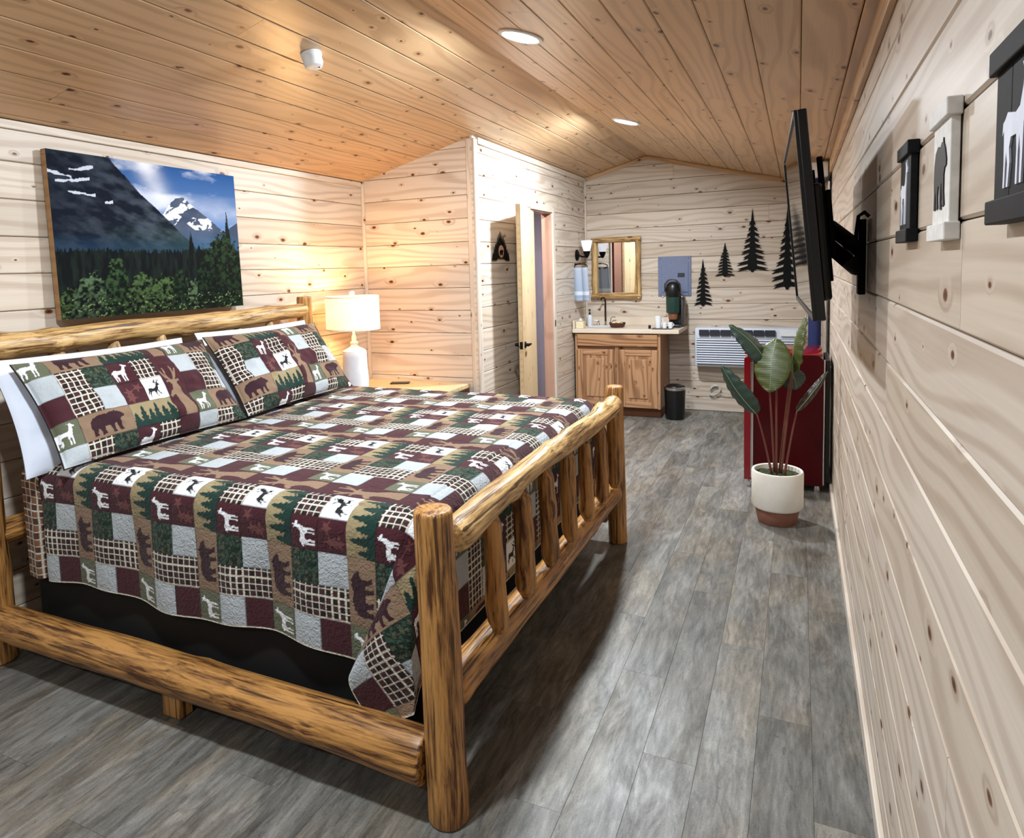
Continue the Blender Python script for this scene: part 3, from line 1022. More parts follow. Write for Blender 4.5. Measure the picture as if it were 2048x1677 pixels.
# ------------------------------------------------------------------ pillows
def pillow(name, label, c, wid, hgt, thk, lean, mat, col=None, group=None, seed=0, flange=0.0, yaw=0.0, res=(150, 90)):
    """wid along +Y, hgt along the leaning up-axis, front faces +X; both faces in one closed grid"""
    nu, nv = res
    th = np.linspace(-1, 1, nu)
    s = np.linspace(0, 2, 2 * nv)                            # 0..1 front bottom->top, 1..2 back top->bottom
    Uu, Ss = np.meshgrid(th, s, indexing='ij')
    front = Ss <= 1
    v = np.where(front, Ss * 2 - 1, 3 - 2 * Ss)
    e = 1 - flange
    bu, bv = np.clip(np.abs(Uu) / e, 0, 1), np.clip(np.abs(v) / e, 0, 1)
    prof = (1 - bu ** 3.2) ** .55 * (1 - bv ** 2.6) ** .6
    t = np.where(front, .5, -.5) * thk * prof
    t = t + np.where(front, 1, -1) * .002
    pinch = 1 - .05 * (1 - Uu ** 2) * np.abs(v) ** 3
    pinch_u = 1 - .05 * (1 - v ** 2) * np.abs(Uu) ** 3
    x = Uu * wid / 2 * pinch_u
    y = v * hgt / 2 * pinch
    wr = (vnoise(Uu * 4 + 3, v * 3 + 7, seed) - .5) * .035 + (vnoise(Uu * 11 + 3, v * 8 + 7, seed + 1) - .5) * .014
    t = t + np.where(front, wr, 0) * (prof > .02) * prof
    sag = -.02 * (1 - v) / 2 * np.cos(Uu * 2)
    ey = np.array([-math.sin(lean), 0, math.cos(lean)])      # up along the pillow
    ez = np.array([math.cos(lean), 0, math.sin(lean)])       # front normal
    ex = np.array([0, 1, 0])
    if yaw:
        cy, sy_ = math.cos(yaw), math.sin(yaw)
        Rz = np.array([[cy, -sy_, 0], [sy_, cy, 0], [0, 0, 1]])
        ex, ey, ez = Rz @ ex, Rz @ ey, Rz @ ez
    P = x[..., None] * ex + y[..., None] * ey + t[..., None] * ez
    if col is None:
        cc = np.ones(P.shape) * np.array(lin('dfe4f2'))
    else:
        u = x / SQ + col[0]
        vv = y / SQ + col[1]
        cc = tile_color(u, vv)
        edge = (np.abs(Uu) > .992) | (np.abs(v) > .985)
        cc = np.where(edge[..., None], C['plaid2'], cc)
    o = grid_mesh(name, P, cc, mat, None, Matrix.Translation(c))
    return tag(o, label, 'pillow', group)

M_SHAM = attr_mat('sham_print', .85, 90.0, .4, .1, .005)
M_PIL = attr_mat('white_percale', .8, 12.0, .25, 0.0, .01)
pillow('pillow', 'white pillow behind the near patchwork sham', (-2.925, 2.105, 1.07), .97, .52, .13, .40, M_PIL, seed=3, res=(90, 50))
pillow('pillow', 'white pillow behind the far patchwork sham', (-2.925, 3.135, 1.085), .92, .52, .13, .40, M_PIL, seed=5, res=(90, 50))
pillow('pillow_sham', 'lodge patchwork pillow sham nearest the camera, slumped at one corner', (-2.785, 2.15, 1.085), .99, .51, .16, .62, M_SHAM, (3.4, 1.6), seed=8, flange=.03, res=(340, 180))
pillow('pillow_sham', 'lodge patchwork pillow sham beside the bedside lamp', (-2.785, 3.115, 1.095), .965, .51, .16, .60, M_SHAM, (4.2, 1.6), seed=12, flange=.03, yaw=.03, res=(340, 180))
# ------------------------------------------------------------------ mountain print above the bed
def painting_raster(nx=440, ny=300):
    jj, ii = np.meshgrid(np.arange(nx), np.arange(ny), indexing='ij')
    X, Y = (jj + .5) / nx, (ii + .5) / ny                       # x right, y up
    c3 = lambda s: np.array(lin(s))
    mixc = lambda a, b, t: a * (1 - t)[..., None] + b * t[..., None]
    one = np.ones((nx, ny, 3))
    # sky
    cl = fbm(X * 5 + 3, Y * 9, 31, 5)
    img = mixc(one * c3('5f83b4'), one * c3('24508c'), np.clip((Y - .55) * 2.2, 0, 1))
    img = mixc(img, one * c3('d4d9e6'), np.clip((cl - .50) * 3.2, 0, .75))
    band = np.exp(-((X - .46 - (.98 - Y) * .35) / .06) ** 2) * np.clip((Y - .62) * 4, 0, 1)
    img = mixc(img, one * c3('e4e4ea'), np.clip(band * .9 * (cl + .25), 0, .85))
    low = np.clip(1 - np.abs(Y - .72) / .12, 0, 1) * (X > .6)
    img = mixc(img, one * c3('c9cedb'), low * cl)
    n = fbm(X * 14, Y * 14, 41, 5)
    n2 = fbm(X * 40, Y * 40, 47, 3)
    # middle peak with snow
    pk = np.interp(X, [.42, .52, .58, .62, .66, .72, .80, .88, .93, 1.0], [.50, .64, .745, .795, .79, .735, .66, .585, .56, .52])
    m = Y < pk + (n2 - .5) * .015
    rock = mixc(one * c3('2e3a52'), one * c3('5a6478'), n)
    img = np.where(m[..., None], rock, img)
    snow = m & (fbm(X * 16 + Y * 7, Y * 22 - X * 9, 55, 4) > .54) & (Y > .57) & (Y > pk - .17)
    img = np.where(snow[..., None], c3('dfe3ec'), img)
    pk2 = np.interp(X, [.9, .945, 1.0], [.5, .60, .64])
    img = np.where(((Y < pk2) & (X > .9))[..., None], c3('39475f'), img)
    hz = np.clip(1 - (Y - .42) / .16, 0, 1) * (Y < pk)
    img = mixc(img, one * c3('2c5a7e'), hz * .75)
    # big dark mountain on the left
    pl = np.interp(X, [0, .26, .30, .36, .42, .50, .56, .62, .68, .72], [1.1, 1.02, .96, .88, .79, .70, .63, .55, .48, .43])
    m = Y < pl + (n2 - .5) * .012
    face = mixc(one * c3('0a1220'), one * c3('3f4854'), np.clip((fbm(X * 18 + Y * 10, Y * 22, 43, 5) - .36) * 2.6, 0, 1) * np.clip(.35 + X * 1.4, 0, 1))
    face = mixc(face, one * c3('2f4a3e'), np.clip((.62 - Y) * 3, 0, .6) * np.clip(X * 2 - .3, 0, 1))
    face = mixc(face, one * c3('1d3b57'), np.clip((.52 - Y) * 5, 0, .6))
    img = np.where(m[..., None], face, img)
    for (x0, x1, yy, tl) in ((0, .10, .88, -.03), (.09, .20, .90, .03), (.03, .18, .82, .03), (.08, .20, .765, -.005), (.24, .28, .72, 0)):
        q = (X > x0) & (X < x1) & (np.abs(Y - yy - tl * (X - x0) / (x1 - x0) - (n - .5) * .05) < .011 * (n2 + fbm(X * 25, Y * 8, 23, 3) - .35))
        img = np.where((q & m)[..., None], c3('c3c9d6'), img)
    # dark conifer belt
    g = random.Random(3)
    top = np.full(nx, .40)
    for _ in range(260):
        cx, hh, ww = g.random(), g.uniform(.015, .045), g.uniform(.004, .009)
        top = np.maximum(top, .395 + hh * np.clip(1 - np.abs((np.arange(nx) + .5) / nx - cx) / ww, 0, 1))
    for cx, hh, ww in ((.685, .17, .022), (.925, .34, .025), (.73, .08, .02), (.885, .12, .02)):
        xx = np.abs((np.arange(nx) + .5) / nx - cx)
        top = np.maximum(top, .39 + hh * np.clip(1 - xx / ww, 0, 1) ** .8 * (1 - .18 * (np.arange(nx) % 5 == 0)))
    m = Y < top[:, None]
    wood = mixc(one * c3('080c0e'), one * c3('18231d'), np.clip((fbm(X * 70, Y * 12, 61, 3) - .35) * 2, 0, 1))
    img = np.where(m[..., None], wood, img)
    # leafy crowns in front
    crowns = [(.06, .0, .08, .20), (.15, .0, .10, .26), (.27, .0, .07, .36), (.39, .0, .11, .25), (.52, .0, .12, .24), (.66, .0, .10, .22), (.74, .0, .05, .30), (.80, .06, .10, .40), (.90, .12, .13, .42), (.95, .0, .10, .40), (.60, .0, .05, .28)]
    for k, (cx, cy, rw, rh) in enumerate(crowns):
        e = ((X - cx) / rw) ** 2 + ((Y - cy) / rh) ** 2 + (n2 - .5) * .8
        lf = np.clip((fbm(X * 75, Y * 60, 70 + k, 4) - .40) * 3.4, 0, 1)
        hi = c3(('4a6136', '53694a', '37502e', '4a6038')[k % 4]) if k < 7 else c3('263c24')
        cc = mixc(one * c3('070d0a'), one * hi, lf * np.clip(.35 + (Y - cy) / rh * .7, .15, 1))
        img = np.where((e < 1)[..., None], cc, img)
    sp_ = (fbm(X * 90, Y * 90, 91, 2) > .74) & (Y < .12)
    img = np.where(sp_[..., None], c3('66784c'), img)
    return img

PW, PH = 1.175, .815
pim = painting_raster()
lean_p = math.radians(1.2)
pic = thing('mountain_picture', 'wide mountain and forest photograph on a wooden box frame above the headboard', 'picture', (-3.262, 2.655, 1.45))
FPc = frame((-3.222, 2.655, 1.85), (0, 1, 0), (-math.sin(lean_p), 0, math.cos(lean_p)), (math.cos(lean_p), 0, math.sin(lean_p)))
nx, ny = pim.shape[:2]
gx, gy = np.meshgrid((np.arange(nx) / (nx - 1) - .5) * PW, (np.arange(ny) / (ny - 1) - .5) * PH, indexing='ij')
grid_mesh('printed_canvas', np.stack([gx, gy, np.full(gx.shape, .0012)], -1), pim, attr_mat('canvas_print', .65, 300.0, .05, spec=.08), pic, FPc)
M_FRW = pine('picture_side_wood', 'b48a5c', '6a4526', knot_amt=.85)
for c, d in (((0, -PH / 2 + .012, -.018), (PW, .024, .036)), ((0, PH / 2 - .012, -.018), (PW, .024, .036)),
             ((-PW / 2 + .012, 0, -.018), (.024, PH - .05, .036)), ((PW / 2 - .012, 0, -.018), (.024, PH - .05, .036))):
    MB().box(c, d).build('frame_side', M_FRW, pic, FPc)

# ------------------------------------------------------------------ bedside table, lamp, phone
ns = thing('nightstand', 'honey pine nightstand between bed and lamp-lit partition wall', 'nightstand', (-2.78, 4.30, 0))
MB().box((-2.78, 4.32, .725), (.92, .70, .035), None, .006).build('top', M_DOOR, ns)
for sx in (-1, 1):
    for sy in (-1, 1):
        log('leg', (-2.78 + sx * .40, 4.32 + sy * .28, 0), (-2.78 + sx * .40, 4.32 + sy * .28, .707), .035, .033, ns, M_LOG, 70 + sx + 3 * sy, .05, .002, n=14)
MB().box((-2.78, 4.32, .60), (.78, .54, .20), None, .006).build('drawer_box', M_DOOR, ns)
dr = MB().box((-2.78, 4.04, .60), (.70, .02, .16), None, .005).build('drawer_front', M_DOOR, ns)
MB().lathe([(.008, 0), (.008, .015), (.018, .02), (.018, .03)], 14, (-2.78, 4.03, .60), Matrix.Rotation(PI / 2, 4, 'X')).build('knob', M_BLACK, dr, smooth=40)

LX, LY = -2.985, 4.09
lamp = thing('table_lamp', 'lit white ceramic bottle lamp with drum shade on the nightstand', 'lamp', (LX, LY, .7425))
prof = [(.082, .7425), (.088, .748), (.092, .77)]
for i in range(46):
    z = .775 + i * .0062
    r = .0925 + .004 * math.sin((z - .77) * 2 * PI / .28) + (.0017 if i % 2 else -.0017)
    if z > 1.0:
        r *= math.sqrt(max(.02, 1 - ((z - 1.0) / .125) ** 2))
    prof.append((r, z))
prof += [(.030, 1.085), (.024, 1.10), (.030, 1.105), (.030, 1.118), (.018, 1.122), (.016, 1.165), (.010, 1.17), (.010, 1.20)]
MB().lathe(prof, 40, (LX, LY, 0)).build('ceramic_base', plain('ribbed_ceramic', 'd9dde6', .3, var=.03), lamp, smooth=60)
t = NT('lamp_shade_linen')
t.set('f6efe4', .9)
t.b.inputs['Transmission Weight'].default_value = 0.0
tr = t.n('ShaderNodeBsdfTranslucent')
tr.inputs[0].default_value = lin4('fff0dc')
mx = t.n('ShaderNodeMixShader')
mx.inputs[0].default_value = .5
t.l(t.b.outputs[0], mx.inputs[1])
t.l(tr.outputs[0], mx.inputs[2])
t.l(mx.outputs[0], t.t.nodes['Material Output'].inputs[0])
M_SHADE = t.m
mb = MB()
mb.lathe([(.196, 1.215), (.196, 1.455), (.192, 1.455), (.192, 1.215), (.196, 1.215)], 56, (LX, LY, 0), cap=False)
sh = mb.build('lamp_shade', M_SHADE, lamp, smooth=40)
tag(sh, 'off-white fabric drum shade')
for z, nm in ((1.217, 'bottom'), (1.453, 'top')):
    tr_ = MB().lathe([(.1972, z - .006), (.1972, z + .006), (.191, z + .006), (.191, z - .006), (.1972, z - .006)], 56, (LX, LY, 0), cap=False)
    tr_.build('shade_band', plain('shade_tape', 'efe3cc', .8), sh, smooth=40)
sp3 = MB()
for k in range(3):
    a = k * 2 * PI / 3 + .4
    sp3.tube([(LX, LY, 1.452), (LX + .192 * math.cos(a), LY + .192 * math.sin(a), 1.446)], .002, 6)
sp3.tube([(LX, LY, 1.20), (LX + .03, LY, 1.26), (LX + .045, LY, 1.36), (LX, LY, 1.45)], .002, 6)
sp3.build('spider', M_CHROME, lamp)
MB().lathe([(.006, 1.45), (.012, 1.456), (.012, 1.462), (.02, 1.478), (.018, 1.49), (.004, 1.496)], 20, (LX, LY, 0)).build('finial', M_WHITE, lamp, smooth=60)
MB().lathe([(.012, 1.20), (.014, 1.235), (.030, 1.27), (.034, 1.295), (.028, 1.32), (.008, 1.335)], 20, (LX, LY, 0)).build('bulb', emit('warm_bulb', 'ffc27a', 8.0), lamp, smooth=60)
ld = bpy.data.lights.new('bulb_light', 'POINT')
ld.energy = LAMP_W
ld.color = (1.0, .60, .25)
ld.shadow_soft_size = .045
lo = bpy.data.objects.new('bulb_light', ld)
COL.objects.link(lo)
lo.location = (LX, LY, 1.385)

ph = MB().box((-2.86, 4.50, .7485), (.15, .075, .009), Matrix.Rotation(.4, 4, 'Z'), .003).build('phone', M_BLKPL)
tag(ph, 'flat black phone lying on the nightstand', 'phone')

# ------------------------------------------------------------------ ceiling fixtures
M_LENS = emit('downlight_lens', 'f4f8ff', 30.0)
for k, ly in enumerate(LIGHT_YS):
    base = Vector((LIGHT_X, ly, roof_z(LIGHT_X)))
    Fl = Matrix.Translation(base) @ Matrix.Rotation(math.atan(SLOPE), 4, 'Y')
    th_ = thing('ceiling_light', ('round recessed ceiling light above the bed, the larger one in view', 'round recessed ceiling light nearer the vanity, the smaller one in view')[k],
                'ceiling light', base, 'recessed ceiling lights')
    MB().lathe([(.090, .0), (.092, -.008), (.100, -.010), (.112, -.006), (.114, .0)], 40).build('trim_ring', M_WHITE, th_, Fl, smooth=40)
    MB().lathe([(.091, -.001), (.089, -.006), (.05, -.008), (.001, -.008)], 40).build('lens', M_LENS, th_, Fl, smooth=40)

sx_, sy_ = -2.12, 2.67
Fs = Matrix.Translation((sx_, sy_, roof_z(sx_) )) @ Matrix.Rotation(-math.atan(SLOPE), 4, 'Y')
sd = thing('smoke_detector', 'small white round detector on the sloping pine ceiling', 'smoke detector', (sx_, sy_, roof_z(sx_)))
MB().lathe([(.050, 0), (.050, -.012), (.045, -.016), (.047, -.045), (.040, -.066), (.02, -.07)], 32).build('body', M_WHITE, sd, Fs, smooth=40)
MB().lathe([(.004, -.069), (.004, -.073)], 10, (.018, .012, 0)).build('indicator', M_BLKPL, sd, Fs)

# ------------------------------------------------------------------ television on its swing arm
tc_ = Vector((-.012, 2.885, 1.755))
tw = Vector((-.050, 1.2, .006)).normalized()                    # along the screen, away from the viewer
tu = Vector((-.060, .0, .637))
tu = (tu - tw * tu.dot(tw)).normalized()
tn = tu.cross(tw)                                               # out of the screen (towards -X)
if tn.x > 0:
    tn = -tn
TW, TH = 1.19, .645
Ft = frame(tc_, tw, tu, tn)                                      # x along, y up, z out of the screen
tv = thing('television', 'flat black television tilted out from the wall on a swing arm', 'television', (.2, 2.885, 1.44))
MB().box((0, 0, -.022), (TW, TH, .028), None, .004).build('bezel', M_BLKPL, tv, Ft)
for c_, d_ in (((0, TH / 2 - .005, -.004), (TW, .010, .010)), ((0, -TH / 2 + .009, -.004), (TW, .018, .010)), ((-TW / 2 + .005, 0, -.004), (.010, TH - .03, .010)), ((TW / 2 - .005, 0, -.004), (.010, TH - .03, .010))):
    MB().box(c_, d_, None, .002).build('bezel_lip', M_BLKPL, tv, Ft)
M_SCR = NT('screen_glass').set('050506', .05, 0.0, .4)
MB().box((0, .004, -.0055), (TW - .016, TH - .022, .003)).build('screen', M_SCR, tv, Ft)
MB().box((.03, -.08, -.062), (TW * .62, TH * .62, .034), None, .012).build('back_housing', M_BLKPL, tv, Ft)
mnt = thing('tv_mount', 'black articulated wall bracket holding the television', 'wall bracket', (.2, 2.80, 1.4))
for dx in (-.2, .2):
    MB().box((dx + .0, 0, -.088), (.03, .44, .018), None, .003).build('vertical_rail', M_BLACK, mnt, Ft)
MB().box((0, -.02, -.104), (.46, .24, .016), None, .003).build('cross_plate', M_BLACK, mnt, Ft)
MB().box((.207, 2.80, 1.625), (.024, .07, .27), None, .004).build('wall_plate', M_BLACK, mnt)
mid = Ft @ Vector((0, 0, -.115))
am = MB()
for dz in (-.035, .035):
    am.tube([(.19, 2.80, 1.62 + dz), (.15, 2.62, 1.65 + dz), (mid.x + .0, mid.y - .1, mid.z + dz - .06)], .026, 10)
am.build('swing_arm', M_BLACK, mnt, smooth=40)
cb = MB().tube([(.212, 2.60, 1.76), (.20, 2.61, 1.775), (.185, 2.65, 1.765), (.18, 2.68, 1.70), (.185, 2.72, 1.62), (.20, 2.76, 1.57)], .006, 8).build('power_cable', M_BLACK, smooth=60)
tag(cb, 'black cable looping from the wall socket behind the television', 'cable')

# ------------------------------------------------------------------ animal plaques on the right wall
def plaque(yc, z0, z1, wid, board_m, fig, fig_m, fname, label):
    F = frame((X_R, yc, z0), (0, -1, 0), (0, 0, 1), (-1, 0, 0))         # x towards the viewer, y up, z off the wall
    h = z1 - z0
    t_ = thing('animal_plaque', label, 'wall art', (X_R, yc, z0), 'animal plaques')
    for k in range(3):
        MB().box((-wid / 2 + (k + .5) * wid / 3, h / 2, .009), (wid / 3 - .0008, h - .02, .013), None, .0015).build('board', board_m, t_, F)
    MB().box((0, h - .014, .012), (wid + .012, .028, .022), None, .002).build('rail', board_m, t_, F)
    MB().box((0, .014, .012), (wid + .012, .028, .022), None, .002).build('rail', board_m, t_, F)
    sc_ = min(wid * .86, (h - .06) * .92)
    poly = [((x - .5) * sc_ * .95, .032 + (y) * (h - .064)) for x, y in fig]
    MB().prism(poly, .0155, .0175).build(fname, fig_m, t_, F)
    return t_
M_PB = plain('black_stained_board', '121317', .65, var=.25, scale=60, spec=.2)
M_PW = plain('whitewashed_board', 'e3e0dc', .7, var=.08, scale=60)
M_FW = plain('white_figure', 'dde0ee', .6)
M_FB = plain('black_figure', '1b1418', .6)
flip = lambda P_: [(1 - x, y) for x, y in P_]
plaque(1.735, 1.652, 1.862, .150, M_PB, DEER, M_FW, 'deer_figure', 'small black board plaque with white deer, nearest the television')
plaque(1.325, 1.645, 1.862, .140, M_PW, BEAR, M_FB, 'bear_figure', 'white board plaque with black bear, between the two black plaques')
plaque(.895, 1.655, 1.855, .190, M_PB, flip(BUCK) if False else DEER, M_FW, 'deer_figure', 'large black board plaque with white deer, cut by the picture edge')

# ------------------------------------------------------------------ navy curtain beside the far window
P = []
for i in range(41):
    yy = 5.80 + i * .018
    P.append([(.125 + .045 * math.sin(i * 1.05) - .0, yy, z) for z in np.linspace(.55, 2.25, 12)])
cu = thing('window_curtain', 'navy curtain with a white top band on the right wall behind the fridge', 'curtain', (.12, 6.16, .55))
a_ = MB().grid(P).build('cloth', plain('navy_cloth', '0e1b4c', .8), cu, smooth=180)
a_.modifiers.new('thick', 'SOLIDIFY').thickness = .004
MB().box((.115, 6.16, 2.302), (.17, .80, .115), None, .01).build('top_band', M_WHITE, cu)
MB().box((.205, 5.78, 1.9), (.012, .03, .62), None, .003).build('edge_strip', M_WHITE, cu)

# ------------------------------------------------------------------ red retro fridge
fr = thing('mini_fridge', 'glossy red retro mini fridge standing against the right wall', 'fridge', (-.07, 5.36, 0))
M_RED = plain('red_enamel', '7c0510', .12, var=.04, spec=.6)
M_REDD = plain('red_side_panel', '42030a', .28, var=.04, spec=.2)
def rounded_rect(x0, x1, z0, z1, r, n=7):
    pts = []
    for cx, cz, a0 in ((x1 - r, z1 - r, 0), (x0 + r, z1 - r, PI / 2)):
        for k in range(n + 1):
            a = a0 + PI / 2 * k / n
            pts.append((cx + r * math.cos(a), cz + r * math.sin(a)))
    return pts + [(x0, z0), (x1, z0)]
Ff = frame((0, 0, 0), (1, 0, 0), (0, 0, 1), (0, -1, 0))
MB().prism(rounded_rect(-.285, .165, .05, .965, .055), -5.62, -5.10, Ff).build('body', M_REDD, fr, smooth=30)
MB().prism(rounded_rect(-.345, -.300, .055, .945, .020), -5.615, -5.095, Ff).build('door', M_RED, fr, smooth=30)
MB().box((-.3205, 5.36, .9715), (.05, .50, .02), None, .009).build('door_cap', M_RED, fr, smooth=40)
MB().box((-.07, 5.36, .968), (.46, .515, .024), None, .011).build('top_panel', M_RED, fr, smooth=40)
MB().box((-.2925, 5.098, .49), (.018, .014, .84), None, .003).build('trim_strip', M_CHROME, fr)
MB().box((.168, 5.098, .50), (.010, .012, .88), None, .003).build('trim_strip', M_CHROME, fr)
MB().box((.190, 5.36, .50), (.03, .46, .86), None, .004).build('back_grille', M_BLKPL, fr)
hd = MB().tube([(-.345, 5.16, .62), (-.375, 5.16, .63), (-.375, 5.16, .76), (-.345, 5.16, .77)], .008, 10).build('handle', M_CHROME, fr, smooth=60)
for xx in (-.31, .13):
    for yy in (5.13, 5.58):
        MB().lathe([(.022, 0), (.024, .01), (.016, .05)], 16, (xx, yy, 0)).build('foot', M_CHROME, fr, smooth=40)

# ------------------------------------------------------------------ potted banana-leaf plant
PX, PY = -.108, 4.46
pp = thing('potted_plant', 'broad-leaf plant in a white pot with terracotta foot before the red fridge', 'plant', (PX, PY, 0))
M_TERRA = plain('terracotta', '8a5a49', .8)
M_POT = plain('white_glaze', 'e9e4da', .45, var=.02)
MB().lathe([(.108, .0), (.112, .004), (.128, .085), (.128, .10)], 48, (PX, PY, 0)).build('pot_foot', M_TERRA, pp, smooth=40)
MB().lathe([(.125, .096), (.140, .098), (.149, .112), (.150, .318), (.146, .329), (.139, .331), (.132, .326), (.130, .27), (.0, .27)], 56, (PX, PY, 0), cap=False).build('pot', M_POT, pp, smooth=40)
so = MB()
n_ = 28
for i in range(7):
    r = .131 * i / 6
    for k in range(n_):
        a = 2 * PI * k / n_
        so.v.append((PX + r * math.cos(a), PY + r * math.sin(a), .298 + .010 * math.sin(9 * a + i) * (i % 2) + rnd.uniform(-.005, .006)))
for i in range(6):
    for k in range(n_):
        so.f.append((i * n_ + k, i * n_ + (k + 1) % n_, (i + 1) * n_ + (k + 1) % n_, (i + 1) * n_ + k))
so.build('moss', plain('dark_moss', '33391f', 1.0, var=.5, scale=90, bump=.8), pp, smooth=180, fix=False)

def leaf_mat(name, a, b):
    t = NT(name)
    tc = t.n('ShaderNodeTexCoord')
    g = t.n('ShaderNodeTexWave', wave_type='BANDS', bands_direction='Y')
    t.l(tc.outputs['Object'], g.inputs['Vector'])
    g.inputs['Scale'].default_value = 28.0
    g.inputs['Distortion'].default_value = 1.5
    nz_ = t.noise(tc.outputs['Object'], 9.0, 3.0)
    c = t.mix(t.math('ADD', t.math('MULTIPLY', g.outputs['Fac'], .35), t.math('MULTIPLY', nz_, .5)), lin4(a), lin4(b))
    t.bump(g.outputs['Fac'], .25, .002)
    return t.set(c, .38, 0.0, .5)
M_LEAF_D = leaf_mat('leaf_deep', '22322c', '3c5246')
M_LEAF_L = leaf_mat('leaf_olive', '343d15', '586229')
M_RIB = plain('leaf_rib', '7f9468', .5)
M_LEAF_B = leaf_mat('leaf_bronze', '2a1a16', '4a3a30')
M_STEM = plain('reddish_stem', '6a3a2c', .5)

def leaf(base, tip, wid, face, mat, bend=.04, fold=.25, stem=None, tipw=.72):
    """a paddle leaf from base to tip; 'face' is the direction its upper side looks"""
    base, tip = Vector(base), Vector(tip)
    ey = (tip - base).normalized()
    ez = Vector(face)
    ez = (ez - ey * ez.dot(ey)).normalized()
    ex = ey.cross(ez)
    L = (tip - base).length
    nl, nw = 22, 10
    P = []
    for i in range(nl + 1):
        t_ = i / nl
        w_ = wid * (math.sin(PI * min(1, t_ ** tipw * .985 + .012)) ** .62)
        row = []
        for j in range(nw + 1):
            s_ = j / nw * 2 - 1
            z = bend * math.sin(PI * t_) - fold * abs(s_) ** 1.5 * w_ * .5 + .006 * math.sin(t_ * 38 + s_ * 3) * abs(s_)
            row.append((s_ * w_ / 2, t_ * L, z))
        P.append(row)
    mb = MB().grid(P)
    o = mb.build('leaf', mat, pp, frame(base, ex, ey, ez), smooth=180)
    m_ = o.modifiers.new('thick', 'SOLIDIFY')
    m_.thickness = .0022
    pts = [(0, t_ * L, bend * math.sin(PI * t_) + .0022) for t_ in [k / 14 for k in range(15)]]
    rb = MB().tube(pts, [.0036 * (1 - .75 * k / 14) for k in range(15)], 6).build('midrib', M_RIB, o, frame(base, ex, ey, ez), smooth=180)
    if stem is not None:
        s0, s1 = Vector(stem), base
        mid_ = (s0 + s1) / 2 + Vector((0, 0, .05))
        pts = []
        for k in range(13):
            t_ = k / 12
            pts.append(s0 * (1 - t_) ** 2 + mid_ * 2 * t_ * (1 - t_) + s1 * t_ ** 2)
        MB().tube(pts, [.0075 - .0035 * k / 12 for k in range(13)], 8).build('stem', M_STEM, pp, smooth=180)

leaf((-.118, 4.46, 1.145), (-.150, 4.33, .835), .215, (-.25, -1, .25), M_LEAF_L, .02, .15, (PX - .005, PY, .29), tipw=1.0)
leaf((-.022, 4.45, .945), (.045, 4.50, 1.285), .12, (-1, -.5, .1), M_LEAF_L, .03, .5, (PX + .02, PY + .01, .29))
leaf((-.165, 4.45, .985), (-.385, 4.40, 1.235), .125, (.35, -.75, .6), M_LEAF_D, .04, .45, (PX - .015, PY + .015, .29))
leaf((-.225, 4.40, .685), (-.425, 4.36, .985), .125, (-.5, -.8, .25), M_LEAF_D, .03, .45, (PX - .03, PY - .01, .29))
leaf((.000, 4.46, .705), (.165, 4.50, .95), .05, (.3, -.9, .3), M_LEAF_B, .03, .7, (PX + .04, PY - .012, .29))
leaf((-.035, 4.52, .95), (-.005, 4.60, .815), .14, (.2, -1, .2), M_LEAF_D, .02, .2, (PX + .01, PY + .03, .29), tipw=1.0)

# ------------------------------------------------------------------ vanity at the far end
VX0, VX1, VY0, VY1 = -2.215, -1.300, 7.075, 7.62
va = thing('vanity_cabinet', 'rustic hickory vanity cabinet with two doors under the mirror', 'cabinet', ((VX0 + VX1) / 2, 7.35, 0))
HF = lambda c: frame(c, (0, 0, 1), (-1, 0, 0), (0, -1, 0))       # grain upright on a front face
HX = lambda c: frame(c, (1, 0, 0), (0, 0, 1), (0, -1, 0))
bd = MB()
bd.box(((VX0 + VX1) / 2, 7.36, .50), (VX1 - VX0, .52, .80))
bd.build('carcass', M_HICK, va)
for xx in (VX0 + .012, VX1 - .012, (VX0 + VX1) / 2):
    MB().box((0, 0, 0), (.80, .03, .02), None, .002).build('face_stile', M_HICK, va, HF((xx, 7.092, .50)))
MB().box((0, 0, 0), (VX1 - VX0 - .05, .13, .022), None, .006).build('false_drawer_front', M_HICK, va, HX(((VX0 + VX1) / 2, 7.074, .828)))
MB().box(((VX0 + VX1) / 2 , 7.39, .05), (VX1 - VX0 - .02, .48, .10), None, .003).build('toe_kick', plain('dark_kick', '6b4023', .7), va)
for k, xc in enumerate((-1.990, -1.527)):
    dw, dh = .405, .62
    z0 = .42
    dp = MB().box((0, 0, 0), (dh - .10, dw - .10, .014), None, .004).build('door', M_HICK, va, HF((xc, 7.076, z0)))
    for s in (-1, 1):
        MB().box((0, 0, 0), (dh, .062, .022), None, .005).build('stile', M_HICK, dp, HF((xc + s * (dw / 2 - .031), 7.072, z0)))
        MB().box((0, 0, 0), (dw - .126, .062, .022), None, .005).build('rail', M_HICK, dp, HX((xc, 7.072, z0 + s * (dh / 2 - .031))))
    MB().box((0, 0, 0), (dh - .20, dw - .20, .012), None, .006).build('raised_panel', M_HICK, dp, HF((xc, 7.066, z0)))

M_TOP = pine('counter_laminate', 'e2d3c2', 'c2a88c', knot_amt=.97, grain=.4, tone=.04)
ct = thing('countertop', 'pale laminate countertop over the vanity, overhanging past the cabinet end', 'countertop', (-1.66, 7.34, .90))
MB().box((-1.670, 7.345, .926), (1.135, .595, .042), None, .005).build('slab', M_TOP, ct)
MB().box((-1.670, 7.634, .992), (1.135, .016, .09), None, .003).build('backsplash', M_TOP, ct)
MB().box((-2.230, 7.345, .992), (.016, .56, .09), None, .003).build('side_splash', M_TOP, ct)
MB().lathe([(.16, .9475), (.165, .951), (.150, .9515), (.143, .9482)], 40, (-1.985, 7.36, 0), Matrix.Diagonal((1.0, .85, 1.0)).to_4x4()).build('sink_rim', M_WHITE, ct, smooth=40)

